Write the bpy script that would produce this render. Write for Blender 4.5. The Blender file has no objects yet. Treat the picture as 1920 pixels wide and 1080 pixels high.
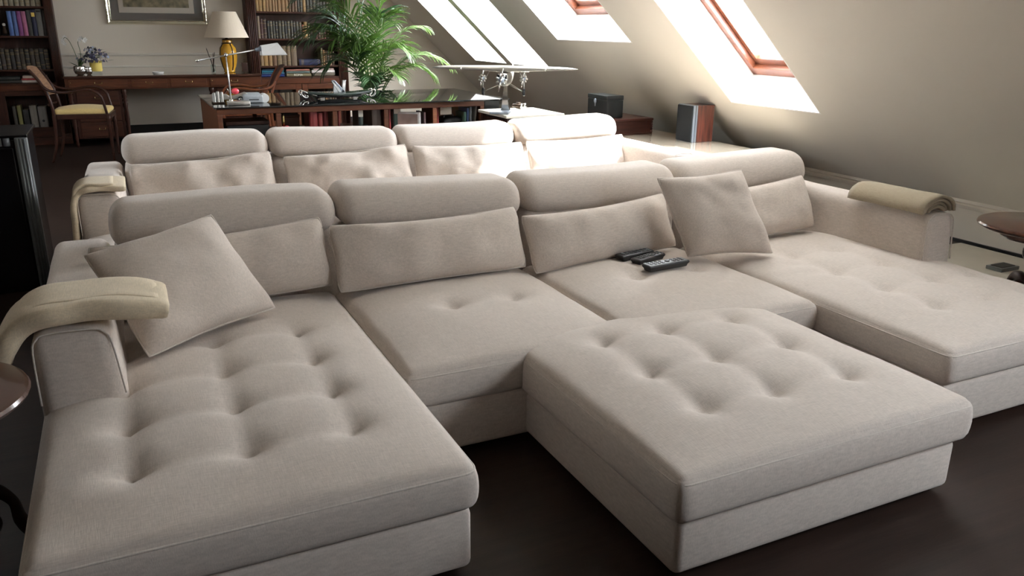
import bpy, bmesh, math, random
from mathutils import Vector, Matrix, Euler, noise

random.seed(7)
scn = bpy.context.scene
col = scn.collection
R = math.radians

# ------------------------------------------------------------------ camera
def make_camera():
    f, p, y, r = 1500.0, R(18.02), R(25.7), R(0.54)
    d = Vector((math.sin(y)*math.cos(p), math.cos(y)*math.cos(p), -math.sin(p)))
    rt = Vector((math.cos(y), -math.sin(y), 0)); up = rt.cross(d)
    rt2 = math.cos(r)*rt + math.sin(r)*up
    up2 = -math.sin(r)*rt + math.cos(r)*up
    cd = bpy.data.cameras.new('camera'); co = bpy.data.objects.new('camera', cd)
    cd.sensor_width = 36.0; cd.lens = f/1920*36.0; cd.clip_start = 0.05; cd.clip_end = 200
    m = Matrix((rt2, up2, -d)).transposed().to_4x4(); m.translation = Vector((0, 0, 1.35))
    co.matrix_world = m
    col.objects.link(co); scn.camera = co
make_camera()

# ------------------------------------------------------------------ world, sun, exposure
w = bpy.data.worlds.new('sky'); scn.world = w; w.use_nodes = True
bg = w.node_tree.nodes['Background']
bg.inputs[0].default_value = (0.88, 0.94, 1.0, 1); bg.inputs[1].default_value = 20.0
sl = bpy.data.lights.new('sun', 'SUN'); so = bpy.data.objects.new('sun', sl); col.objects.link(so)
SUN = Vector((-0.8, 0.32, -1.0)).normalized()
so.rotation_euler = SUN.to_track_quat('-Z', 'Y').to_euler(); so.location = (8, 0, 9)
sl.energy = 12.0; sl.angle = R(1.6); sl.color = (1.0, 0.98, 0.95)
scn.view_settings.view_transform = 'Standard'; scn.view_settings.look = 'None'
scn.view_settings.exposure = 0.82; scn.view_settings.gamma = 1.0
scn.view_settings.use_curve_mapping = False
scn.cycles.max_bounces = 10; scn.cycles.diffuse_bounces = 6; scn.cycles.glossy_bounces = 4
scn.cycles.transparent_max_bounces = 12
scn.cycles.sample_clamp_indirect = 6.0

# ------------------------------------------------------------------ materials
MAT = {}
def nd(nt, t, **kw):
    n = nt.nodes.new(t)
    for k, v in kw.items(): setattr(n, k, v)
    return n
def mat(name, c, rough=0.5, metal=0.0, var=0.0, scale=20.0, stretch=(1, 1, 1), bump=0.0, bscale=None,
        c2=None, coat=0.0, spec=0.5, sheen=0.0, emit=None, detail=4.0):
    m = bpy.data.materials.new(name); m.use_nodes = True; nt = m.node_tree
    b = nt.nodes['Principled BSDF']
    b.inputs['Base Color'].default_value = (*c, 1); b.inputs['Roughness'].default_value = rough
    b.inputs['Metallic'].default_value = metal; b.inputs['Coat Weight'].default_value = coat
    b.inputs['Specular IOR Level'].default_value = spec
    b.inputs['Sheen Weight'].default_value = sheen
    if var or c2 or bump:
        tc = nd(nt, 'ShaderNodeTexCoord'); mp = nd(nt, 'ShaderNodeMapping'); mp.inputs['Scale'].default_value = stretch
        nt.links.new(tc.outputs['Object'], mp.inputs['Vector'])
    if var or c2:
        nz = nd(nt, 'ShaderNodeTexNoise'); nz.inputs['Scale'].default_value = scale; nz.inputs['Detail'].default_value = detail
        nt.links.new(mp.outputs[0], nz.inputs['Vector'])
        rp = nd(nt, 'ShaderNodeValToRGB')
        a = c2 if c2 else tuple(max(0, x*(1-var)) for x in c)
        z = c if c2 else tuple(x*(1+var) for x in c)
        rp.color_ramp.elements[0].position = 0.32; rp.color_ramp.elements[1].position = 0.68
        rp.color_ramp.elements[0].color = (*a, 1); rp.color_ramp.elements[1].color = (*z, 1)
        nt.links.new(nz.outputs['Fac'], rp.inputs['Fac']); nt.links.new(rp.outputs[0], b.inputs['Base Color'])
    if bump:
        n2 = nd(nt, 'ShaderNodeTexNoise'); n2.inputs['Scale'].default_value = bscale or scale; n2.inputs['Detail'].default_value = 3
        nt.links.new(mp.outputs[0], n2.inputs['Vector'])
        bp = nd(nt, 'ShaderNodeBump'); bp.inputs['Strength'].default_value = bump; bp.inputs['Distance'].default_value = 0.01
        nt.links.new(n2.outputs['Fac'], bp.inputs['Height']); nt.links.new(bp.outputs[0], b.inputs['Normal'])
    MAT[name] = m
    return m

def linen(name, c):
    """woven linen: two stretched thread noises for colour slubs and weave relief"""
    m = bpy.data.materials.new(name); m.use_nodes = True; nt = m.node_tree; b = nt.nodes['Principled BSDF']
    b.inputs['Roughness'].default_value = 0.95; b.inputs['Specular IOR Level'].default_value = 0.15
    b.inputs['Sheen Weight'].default_value = 0.15
    tc = nd(nt, 'ShaderNodeTexCoord'); L = nt.links
    hs = []
    for st in ((300, 26, 90), (26, 300, 90)):
        mp = nd(nt, 'ShaderNodeMapping'); mp.inputs['Scale'].default_value = st
        nz = nd(nt, 'ShaderNodeTexNoise'); nz.inputs['Scale'].default_value = 1.5; nz.inputs['Detail'].default_value = 2
        L.new(tc.outputs['Object'], mp.inputs[0]); L.new(mp.outputs[0], nz.inputs['Vector']); hs.append(nz)
    ad = nd(nt, 'ShaderNodeMath', operation='ADD'); L.new(hs[0].outputs['Fac'], ad.inputs[0]); L.new(hs[1].outputs['Fac'], ad.inputs[1])
    md = nd(nt, 'ShaderNodeMath', operation='MULTIPLY'); md.inputs[1].default_value = 0.5; L.new(ad.outputs[0], md.inputs[0])
    rp = nd(nt, 'ShaderNodeValToRGB'); e = rp.color_ramp.elements
    e[0].position = 0.3; e[1].position = 0.7
    e[0].color = (*[x*0.84 for x in c], 1); e[1].color = (*[min(1, x*1.13) for x in c], 1)
    L.new(md.outputs[0], rp.inputs[0]); L.new(rp.outputs[0], b.inputs['Base Color'])
    bp = nd(nt, 'ShaderNodeBump'); bp.inputs['Strength'].default_value = 0.25; bp.inputs['Distance'].default_value = 0.002
    L.new(md.outputs[0], bp.inputs['Height']); L.new(bp.outputs[0], b.inputs['Normal'])
    MAT[name] = m; return m

def glassmat(name, tint=(1, 1, 1), refl=0.05):
    m = bpy.data.materials.new(name); m.use_nodes = True; nt = m.node_tree; nt.nodes.clear()
    o = nd(nt, 'ShaderNodeOutputMaterial'); t = nd(nt, 'ShaderNodeBsdfTransparent'); g = nd(nt, 'ShaderNodeBsdfGlossy')
    t.inputs[0].default_value = (*tint, 1); g.inputs['Roughness'].default_value = 0.02
    mx = nd(nt, 'ShaderNodeMixShader'); mx.inputs[0].default_value = refl
    nt.links.new(t.outputs[0], mx.inputs[1]); nt.links.new(g.outputs[0], mx.inputs[2])
    nt.links.new(mx.outputs[0], o.inputs[0]); MAT[name] = m; return m

def leafmat(name, c):
    m = bpy.data.materials.new(name); m.use_nodes = True; nt = m.node_tree; b = nt.nodes['Principled BSDF']
    b.inputs['Roughness'].default_value = 0.35
    tc = nd(nt, 'ShaderNodeTexCoord'); nz = nd(nt, 'ShaderNodeTexNoise'); nz.inputs['Scale'].default_value = 9
    rp = nd(nt, 'ShaderNodeValToRGB'); rp.color_ramp.elements[0].color = (*[x*0.55 for x in c], 1); rp.color_ramp.elements[1].color = (c[0]*1.6, c[1]*1.35, c[2]*1.2, 1)
    nt.links.new(tc.outputs['Object'], nz.inputs['Vector']); nt.links.new(nz.outputs['Fac'], rp.inputs[0]); nt.links.new(rp.outputs[0], b.inputs['Base Color'])
    tr = nd(nt, 'ShaderNodeBsdfTranslucent'); tr.inputs[0].default_value = (c[0]*1.5, c[1]*1.5, c[2]*0.9, 1)
    mx = nd(nt, 'ShaderNodeMixShader'); mx.inputs[0].default_value = 0.25
    nt.links.new(b.outputs[0], mx.inputs[1]); nt.links.new(tr.outputs[0], mx.inputs[2])
    nt.links.new(mx.outputs[0], nt.nodes['Material Output'].inputs[0]); MAT[name] = m; return m

def blindmat(name, c):
    m = bpy.data.materials.new(name); m.use_nodes = True; nt = m.node_tree; nt.nodes.clear()
    o = nd(nt, 'ShaderNodeOutputMaterial'); t = nd(nt, 'ShaderNodeBsdfTranslucent'); d = nd(nt, 'ShaderNodeBsdfDiffuse'); mx = nd(nt, 'ShaderNodeMixShader')
    t.inputs[0].default_value = (*c, 1); d.inputs[0].default_value = (*c, 1); mx.inputs[0].default_value = 0.2
    nt.links.new(t.outputs[0], mx.inputs[1]); nt.links.new(d.outputs[0], mx.inputs[2]); nt.links.new(mx.outputs[0], o.inputs[0]); MAT[name] = m
blindmat('added_blind_cloth', (0.70, 0.69, 0.67))  # translucent cloth for the unseen skylight added above the near sofa
linen('linen', (0.605, 0.54, 0.485))
linen('linen_cushion', (0.60, 0.53, 0.47))
linen('linen_piping', (0.62, 0.565, 0.51))
linen('wool_cream', (0.66, 0.565, 0.415))
linen('wool_tan', (0.33, 0.275, 0.195))
linen('seat_yellow', (0.78, 0.58, 0.24))
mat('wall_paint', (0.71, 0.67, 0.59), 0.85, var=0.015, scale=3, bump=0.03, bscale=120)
mat('left_wall_paint', (0.36, 0.32, 0.27), 0.85, var=0.02, scale=3)  # unseen left walls, darkened to cut light bounced from that side
mat('back_wall_paint', (0.77, 0.695, 0.59), 0.85, var=0.02, scale=2, bump=0.03, bscale=120)
mat('ceiling_paint', (0.80, 0.77, 0.70), 0.9, var=0.01, scale=3)
mat('reveal_paint', (0.88, 0.86, 0.82), 0.8, var=0.01, scale=4)
mat('trim_paint', (0.76, 0.71, 0.62), 0.6, var=0.01, scale=5)
mat('floor_wood', (0.028, 0.015, 0.011), 0.5, c2=(0.018, 0.010, 0.007), scale=3, stretch=(1, 9, 1), bump=0.04, bscale=14, spec=0.22)
mat('black_skirting', (0.012, 0.011, 0.011), 0.35, var=0.1, scale=5)
mat('window_wood', (0.19, 0.055, 0.022), 0.45, c2=(0.12, 0.034, 0.016), scale=6, stretch=(1, 1, 12), coat=0.3)
mat('mahogany', (0.060, 0.020, 0.011), 0.42, c2=(0.026, 0.009, 0.006), scale=5, stretch=(9, 9, 1), coat=0.0, spec=0.28)
mat('mahogany_long', (0.070, 0.024, 0.012), 0.42, c2=(0.035, 0.012, 0.007), scale=5, stretch=(1, 9, 9), coat=0.0, spec=0.28)
mat('mahogany_warm_lit', (0.125, 0.040, 0.016), 0.42, c2=(0.070, 0.022, 0.010), scale=5, stretch=(1, 9, 9), coat=0.0, spec=0.28)  # orange bounce light on desk and cupboard fronts put into the wood colour
mat('walnut_dark', (0.045, 0.017, 0.011), 0.4, c2=(0.024, 0.010, 0.007), scale=6, stretch=(9, 9, 1), coat=0.0, spec=0.28)
mat('chest_wood', (0.060, 0.020, 0.014), 0.42, c2=(0.032, 0.011, 0.008), scale=5, stretch=(1, 9, 9), coat=0.0, spec=0.28)
mat('rosewood', (0.17, 0.050, 0.032), 0.35, c2=(0.045, 0.016, 0.014), scale=7, stretch=(9, 9, 0.6), coat=0.3, detail=6)
mat('table_wood', (0.135, 0.050, 0.024), 0.42, c2=(0.085, 0.030, 0.015), scale=6, stretch=(1, 9, 9), coat=0.0, spec=0.28)
mat('side_wood', (0.085, 0.030, 0.017), 0.22, c2=(0.045, 0.016, 0.010), scale=4, stretch=(1, 8, 1), coat=0.5)
mat('chair_wood', (0.055, 0.019, 0.011), 0.32, c2=(0.028, 0.010, 0.006), scale=8, stretch=(4, 4, 1), coat=0.0, spec=0.28)
mat('chair_wood_lit', (0.25, 0.075, 0.026), 0.3, c2=(0.15, 0.04, 0.015), scale=8, stretch=(4, 4, 1), coat=0.3)  # orange light falling on the second chair put into its wood colour
mat('cane', (0.36, 0.20, 0.11), 0.7, c2=(0.20, 0.10, 0.055), scale=60, stretch=(1, 0.15, 1), bump=0.4, bscale=70)
mat('cane_dark', (0.085, 0.032, 0.022), 0.7, c2=(0.045, 0.018, 0.013), scale=60, bump=0.4, bscale=70)
mat('black_glass', (0.006, 0.007, 0.007), 0.03, spec=0.8, var=0.1, scale=3)
mat('desk_glass', (0.10, 0.055, 0.035), 0.04, spec=0.9, var=0.1, scale=3, coat=1.0)
mat('black_lacquer', (0.006, 0.006, 0.007), 0.22, var=0.15, scale=8)
mat('black_box_paint', (0.010, 0.013, 0.014), 0.4, var=0.15, scale=12)
mat('black_plastic', (0.012, 0.012, 0.014), 0.4, var=0.1, scale=30)
mat('grille_cloth', (0.008, 0.010, 0.012), 0.9, var=0.3, scale=200, bump=0.3, bscale=400)
mat('grey_metal', (0.28, 0.32, 0.37), 0.4, metal=0.4, var=0.05, scale=10)
mat('grey_lacquer', (0.15, 0.165, 0.17), 0.35, var=0.1, scale=10)
mat('silver', (0.72, 0.71, 0.68), 0.16, metal=1.0, var=0.05, scale=30)
mat('silver_satin', (0.62, 0.61, 0.57), 0.38, metal=1.0, var=0.06, scale=40)
mat('aluminium', (0.34, 0.32, 0.28), 0.42, metal=0.6, var=0.08, scale=15)
mat('brass', (0.55, 0.40, 0.18), 0.25, metal=1.0, var=0.05, scale=20)
mat('gilt_mirror', (0.80, 0.76, 0.62), 0.07, metal=1.0, var=0.05, scale=12, bump=0.35, bscale=18)
mat('mirror_mat', (0.60, 0.60, 0.56), 0.06, metal=0.7, var=0.03, scale=5)
mat('picture_mount', (0.55, 0.49, 0.41), 0.5, var=0.02, scale=5)
mat('picture_print', (0.34, 0.28, 0.17), 0.5, c2=(0.09, 0.08, 0.05), scale=14, detail=8)
mat('lamp_shade', (0.78, 0.66, 0.52), 0.9, var=0.02, scale=100)
mat('yellow_glaze', (0.62, 0.33, 0.035), 0.12, c2=(0.46, 0.22, 0.02), scale=7, coat=0.6)
mat('yellow_paper', (0.86, 0.66, 0.16), 0.7, var=0.05, scale=10)
mat('dark_bronze', (0.05, 0.032, 0.02), 0.4, metal=0.6, var=0.1, scale=15)
mat('porcelain', (0.80, 0.79, 0.75), 0.2, var=0.02, scale=10)
mat('petal_white', (0.82, 0.79, 0.74), 0.6, var=0.06, scale=30)
mat('petal_violet', (0.08, 0.07, 0.15), 0.6, c2=(0.035, 0.03, 0.07), scale=25)
mat('petal_blue', (0.42, 0.47, 0.62), 0.6, var=0.15, scale=25)
mat('pink_red', (0.75, 0.07, 0.10), 0.4, var=0.1, scale=20)
mat('red_lacquer', (0.13, 0.010, 0.008), 0.5, var=0.1, scale=10)
mat('crystal', (0.62, 0.66, 0.68), 0.05, metal=0.55, var=0.1, scale=40)
mat('tray_dark', (0.030, 0.042, 0.038), 0.15, var=0.2, scale=8, coat=0.6)
mat('white_plastic', (0.72, 0.73, 0.72), 0.35, var=0.02, scale=10)
mat('keypad_grey', (0.33, 0.36, 0.38), 0.45, var=0.05, scale=60)
mat('paper_page', (0.70, 0.62, 0.47), 0.9, var=0.06, scale=60, stretch=(30, 1, 1))
mat('gold_leaf', (0.24, 0.17, 0.075), 0.5, metal=0.2, var=0.2, scale=80)
mat('cream_stone', (0.72, 0.68, 0.58), 0.25, var=0.03, scale=6)
mat('beige_gloss', (0.47, 0.40, 0.31), 0.10, var=0.03, scale=4, coat=0.8)
mat('terracotta', (0.30, 0.12, 0.06), 0.8, var=0.1, scale=12)
mat('soil', (0.03, 0.02, 0.012), 0.95, var=0.3, scale=60)
mat('ink_white', (0.75, 0.72, 0.62), 0.7, var=0.01, scale=10)
mat('ink_grey', (0.20, 0.21, 0.21), 0.6, var=0.01, scale=10)
mat('orange_card', (0.75, 0.26, 0.08), 0.6, var=0.05, scale=20)
mat('cover_photo', (0.42, 0.33, 0.29), 0.45, c2=(0.26, 0.19, 0.17), scale=8)
mat('cover_red', (0.28, 0.03, 0.03), 0.45, c2=(0.42, 0.32, 0.26), scale=26)
leafmat('palm_leaf', (0.060, 0.125, 0.030)); leafmat('palm_leaf_dark', (0.030, 0.075, 0.034)); leafmat('palm_leaf_pale', (0.12, 0.20, 0.095))
leafmat('leaf_green', (0.06, 0.10, 0.04))
mat('palm_stem', (0.10, 0.17, 0.05), 0.5, var=0.2, scale=15)
glassmat('window_glass'); glassmat('clear_glass', (0.93, 0.96, 0.95)); glassmat('cabinet_glass', (0.55, 0.5, 0.45))

# ------------------------------------------------------------------ mesh collector
class MB:
    def __init__(s): s.v = []; s.f = []; s.mi = []; s.cur = 0; s.M = Matrix.Identity(4)
    def add(s, vs, fs):
        o = len(s.v); s.v += [tuple(s.M @ Vector(p)) for p in vs]; s.f += [tuple(i+o for i in q) for q in fs]; s.mi += [s.cur]*len(fs)
        return s
    def box(s, x0, x1, y0, y1, z0, z1):
        return s.add([(x0, y0, z0), (x1, y0, z0), (x1, y1, z0), (x0, y1, z0), (x0, y0, z1), (x1, y0, z1), (x1, y1, z1), (x0, y1, z1)],
                     [(0, 3, 2, 1), (4, 5, 6, 7), (0, 1, 5, 4), (1, 2, 6, 5), (2, 3, 7, 6), (3, 0, 4, 7)])
    def rbox(s, x0, x1, y0, y1, z0, z1, r=0.01, n=3, step=None, fn=None):
        """rounded box on a weldable grid; fn(x,y,z,nx,ny,nz)->(x,y,z) reshapes it"""
        h = [(x1-x0)/2, (y1-y0)/2, (z1-z0)/2]; c = [(x0+x1)/2, (y0+y1)/2, (z0+z1)/2]
        r = min(r, min(h)*0.999)
        def ticks(H):
            a = [-H + r*(1-math.cos(math.pi/2*i/n)) for i in range(n)]
            inner = 2*(H-r); k = max(1, int(math.ceil(inner/step))) if step else 1
            mid = [-H+r+inner*i/k for i in range(k+1)]
            return a + mid + [-t for t in reversed(a)]
        T = [ticks(H) for H in h]; idx = {}; vs = []; fs = []
        def vert(p):
            k = tuple(round(t, 6) for t in p)
            if k in idx: return idx[k]
            q = [max(-(h[i]-r), min(h[i]-r, p[i])) for i in range(3)]
            d = Vector([p[i]-q[i] for i in range(3)]); l = d.length
            nrm = d/l if l > 1e-9 else Vector((0, 0, 0))
            o = [q[i]+nrm[i]*r + c[i] for i in range(3)] if l > 1e-9 else [p[i]+c[i] for i in range(3)]
            if fn: o = fn(o[0], o[1], o[2], nrm)
            idx[k] = len(vs); vs.append(tuple(o)); return idx[k]
        for ax in range(3):
            a, b = (ax+1) % 3, (ax+2) % 3
            for sg in (-1, 1):
                for i in range(len(T[a])-1):
                    for j in range(len(T[b])-1):
                        q = []
                        for (ii, jj) in ((i, j), (i+1, j), (i+1, j+1), (i, j+1)):
                            p = [0, 0, 0]; p[ax] = sg*h[ax]; p[a] = T[a][ii]; p[b] = T[b][jj]; q.append(vert(p))
                        if len(set(q)) < 3: continue
                        fs.append(tuple(q) if sg > 0 else tuple(reversed(q)))
        return s.add(vs, fs)
    def tube(s, pts, r, n=8, cap=True):
        pts = [Vector(p) for p in pts]; m = len(pts); rr = r if isinstance(r, (list, tuple)) else [r]*m
        vs = []; fs = []; ref = None
        for i in range(m):
            t = (pts[min(i+1, m-1)]-pts[max(i-1, 0)]).normalized()
            if ref is None: ref = t.orthogonal().normalized()
            ref = (ref - t*ref.dot(t)); ref = ref.normalized() if ref.length > 1e-6 else t.orthogonal().normalized()
            bi = t.cross(ref)
            for k in range(n):
                a = 2*math.pi*k/n; vs.append(tuple(pts[i]+(ref*math.cos(a)+bi*math.sin(a))*rr[i]))
        for i in range(m-1):
            for k in range(n):
                a = i*n+k; b = i*n+(k+1) % n; fs.append((a, b, b+n, a+n))
        if cap: fs.append(tuple(reversed(range(n)))); fs.append(tuple(range((m-1)*n, m*n)))
        return s.add(vs, fs)
    def loop(s, pts, r, n=6):
        pts = [Vector(p) for p in pts]; m = len(pts); vs = []; fs = []
        for i in range(m):
            t = (pts[(i+1) % m]-pts[i-1]).normalized(); u = Vector((0, 0, 1)); u = u - t*u.dot(t)
            u = u.normalized() if u.length > 1e-4 else t.orthogonal().normalized(); b = t.cross(u)
            for k in range(n):
                a = 2*math.pi*k/n; vs.append(tuple(pts[i]+(u*math.cos(a)+b*math.sin(a))*r))
        for i in range(m):
            for k in range(n):
                a = i*n+k; b = i*n+(k+1) % n; j = (i+1) % m; fs.append((a, b, j*n+(k+1) % n, j*n+k))
        return s.add(vs, fs)
    def lathe(s, prof, n=24, c=(0, 0, 0)):
        vs = []; fs = []; m = len(prof)
        for (r, z) in prof:
            for k in range(n):
                a = 2*math.pi*k/n; vs.append((c[0]+r*math.cos(a), c[1]+r*math.sin(a), c[2]+z))
        for i in range(m-1):
            for k in range(n):
                a = i*n+k; b = i*n+(k+1) % n; fs.append((a, b, b+n, a+n))
        fs.append(tuple(reversed(range(n)))); fs.append(tuple(range((m-1)*n, m*n)))
        return s.add(vs, fs)
    def prism(s, poly, axis, a0, a1):
        """extrude a 2-D polygon along axis 'x','y' or 'z'"""
        def P(u, v, t): return {'x': (t, u, v), 'y': (u, t, v), 'z': (u, v, t)}[axis]
        n = len(poly); vs = [P(u, v, a0) for u, v in poly]+[P(u, v, a1) for u, v in poly]
        fs = [tuple(range(n)), tuple(reversed(range(n, 2*n)))]+[(i, i+n, (i+1) % n+n, (i+1) % n) for i in range(n)]
        return s.add(vs, fs)
    def ball(s, c, r, n=12, m=8, sc=(1, 1, 1)):
        prof = [(max(1e-4, r*math.sin(math.pi*i/m)), -r*math.cos(math.pi*i/m)) for i in range(m+1)]
        o = s.M.copy(); s.M = o @ Matrix.Translation(Vector(c)) @ Matrix.Diagonal((*sc, 1)); s.lathe(prof, n); s.M = o
        return s
    def build(s, name, mats, parent=None, smooth=False, bevel=0.0, auto=None, loc=None):
        me = bpy.data.meshes.new(name); me.from_pydata(s.v, [], s.f)
        for mm in (mats if isinstance(mats, (list, tuple)) else [mats]): me.materials.append(MAT[mm])
        bm = bmesh.new(); bm.from_mesh(me); bmesh.ops.recalc_face_normals(bm, faces=bm.faces); bm.to_mesh(me); bm.free()
        if max(s.mi, default=0) > 0: me.polygons.foreach_set('material_index', s.mi)
        if smooth: me.polygons.foreach_set('use_smooth', [True]*len(me.polygons))
        if auto: 
            me.polygons.foreach_set('use_smooth', [True]*len(me.polygons)); me.set_sharp_from_angle(angle=R(auto))
        o = bpy.data.objects.new(name, me); col.objects.link(o)
        if parent: o.parent = parent
        if loc: o.location = loc
        if bevel:
            b = o.modifiers.new('bevel', 'BEVEL'); b.width = bevel; b.segments = 2; b.limit_method = 'ANGLE'
        return o

def tag(o, label=None, cat=None, group=None, kind=None):
    if label: o['label'] = label
    if cat: o['category'] = cat
    if group: o['group'] = group
    if kind: o['kind'] = kind
    return o
def thing(name, label, cat, loc=(0, 0, 0), rz=0.0, group=None):
    o = bpy.data.objects.new(name, None); o.empty_display_size = 0.1; col.objects.link(o)
    o.location = loc; o.rotation_euler = (0, 0, rz)
    return tag(o, label, cat, group)
def copy_tree(o, parent=None):
    c = o.copy(); col.objects.link(c); c.parent = parent
    for ch in [x for x in bpy.data.objects if x.parent == o]: copy_tree(ch, c)
    return c
def arc(cx, cy, r, a0, a1, n): return [(cx+r*math.cos(R(a0+(a1-a0)*i/n)), cy+r*math.sin(R(a0+(a1-a0)*i/n))) for i in range(n+1)]
def bez(p, n=12):
    p = [Vector(q) for q in p]; out = []
    k = len(p)-1
    for i in range(n+1):
        t = i/n; out.append(sum((math.comb(k, j)*(1-t)**(k-j)*t**j*p[j] for j in range(k+1)), Vector((0, 0, 0))))
    return out
def spline(pts, n=6):
    P = [Vector(p) for p in pts]; out = []
    for i in range(len(P)-1):
        a, b, c, d = P[max(i-1, 0)], P[i], P[i+1], P[min(i+2, len(P)-1)]
        for k in range(n):
            t = k/n; out.append(0.5*((2*b)+(c-a)*t+(2*a-5*b+4*c-d)*t*t+(3*b-a-3*c+d)*t**3))
    out.append(P[-1]); return out
def ordinal(i): return ['first', 'second', 'third', 'fourth', 'fifth', 'sixth', 'seventh', 'eighth', 'ninth', 'tenth', 'eleventh', 'twelfth', 'thirteenth', 'fourteenth', 'fifteenth', 'sixteenth', 'seventeenth', 'eighteenth', 'nineteenth', 'twentieth', 'twenty-first', 'twenty-second', 'twenty-third', 'twenty-fourth', 'twenty-fifth'][i]

# ------------------------------------------------------------------ room shell
YB, YF, XW, ZR, KS, ZC = 11.12, -2.9, 5.0, 0.265, 1.07, 2.50   # back, front, right knee wall, knee height, run per rise, ceiling
XT = XW-KS*(ZC-ZR)                     # where the right slope meets the flat ceiling
XTL = -1.90; XL = XTL-(XW-XT)          # the left slope mirrors the right one
def slope(y, z, off=0.0, side=1):
    n = Vector((1, 0, KS)).normalized()
    p = Vector((XW-KS*(z-ZR), y, z)) + n*off
    return p if side > 0 else Vector((XL+XW-p.x, p.y, p.z))
MB().box(XL-.3, XW+.3, YF-.1, YB+.2, -0.1, 0.0).build('floor', 'floor_wood')['kind'] = 'structure'
MB().box(XTL-.05, XT+.05, YF-.1, YB+.2, ZC, ZC+.1).build('ceiling', 'ceiling_paint')['kind'] = 'structure'
GAB = [(XL-.05, 0), (XW+.05, 0), (XW+.05, ZR), (XT, ZC), (XTL, ZC), (XL-.05, ZR)]
b = MB(); b.prism(GAB, 'y', YB, YB+.12); b.build('wall_back', 'back_wall_paint')['kind'] = 'structure'
b = MB(); b.prism(GAB, 'y', YF-.12, YF); b.build('wall_front', 'mahogany_warm_lit')['kind'] = 'structure'  # unseen wall, dark finish chosen to reduce bounced light
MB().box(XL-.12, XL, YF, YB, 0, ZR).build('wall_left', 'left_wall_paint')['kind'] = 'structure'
MB().box(XW, XW+.12, YF, YB, 0, ZR).build('wall_right', 'wall_paint')['kind'] = 'structure'

# skylights, the last three unseen and added for light: y0, y1, z of sill, z of head on the slope surface, roof side, blind drawn
SKY = [(9.09, 10.07, 0.93, 2.05, 1, 0, .44), (7.99, 8.96, 0.93, 2.05, 1, 0, .44), (5.93, 7.25, 1.235, 2.05, 1, 0, .37), (4.23, 5.18, 0.79, 1.99, 1, 0, .34),
       (2.00, 4.12, 1.68, 2.43, 1, 1, .34), (-0.70, 0.40, 1.10, 2.00, 1, 0, .34),  # both unseen, added: softened overhead light, then cool light on the fronts
       (6.00, 7.00, 1.20, 2.10, -1, 0, .34)]  # unseen, added as fill light from the left
def slab(b, ya, yb, za, zb, t0=0.0, t1=0.34, side=1):
    c = [slope(y, z, t, side) for t in (t0, t1) for (y, z) in ((ya, za), (yb, za), (yb, zb), (ya, zb))]
    b.add([tuple(p) for p in c], [(0, 3, 2, 1), (4, 5, 6, 7), (0, 1, 5, 4), (1, 2, 6, 5), (2, 3, 7, 6), (3, 0, 4, 7)])
for side, nm in ((1, 'wall_slope_right'), (-1, 'wall_slope_left')):
    Q = [s for s in SKY if s[4] == side]
    ys = sorted({YF, YB} | {s[0] for s in Q} | {s[1] for s in Q}); b = MB()
    for i in range(len(ys)-1):
        ya, yb = ys[i], ys[i+1]; s = [q for q in Q if q[0] <= ya+1e-6 and q[1] >= yb-1e-6]
        if not s: slab(b, ya, yb, ZR-.15, ZC+.12, side=side)
        else: slab(b, ya, yb, ZR-.15, s[0][2], side=side); slab(b, ya, yb, s[0][3], ZC+.12, side=side)
    b.build(nm, 'wall_paint' if side > 0 else 'left_wall_paint')['kind'] = 'structure'
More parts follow.
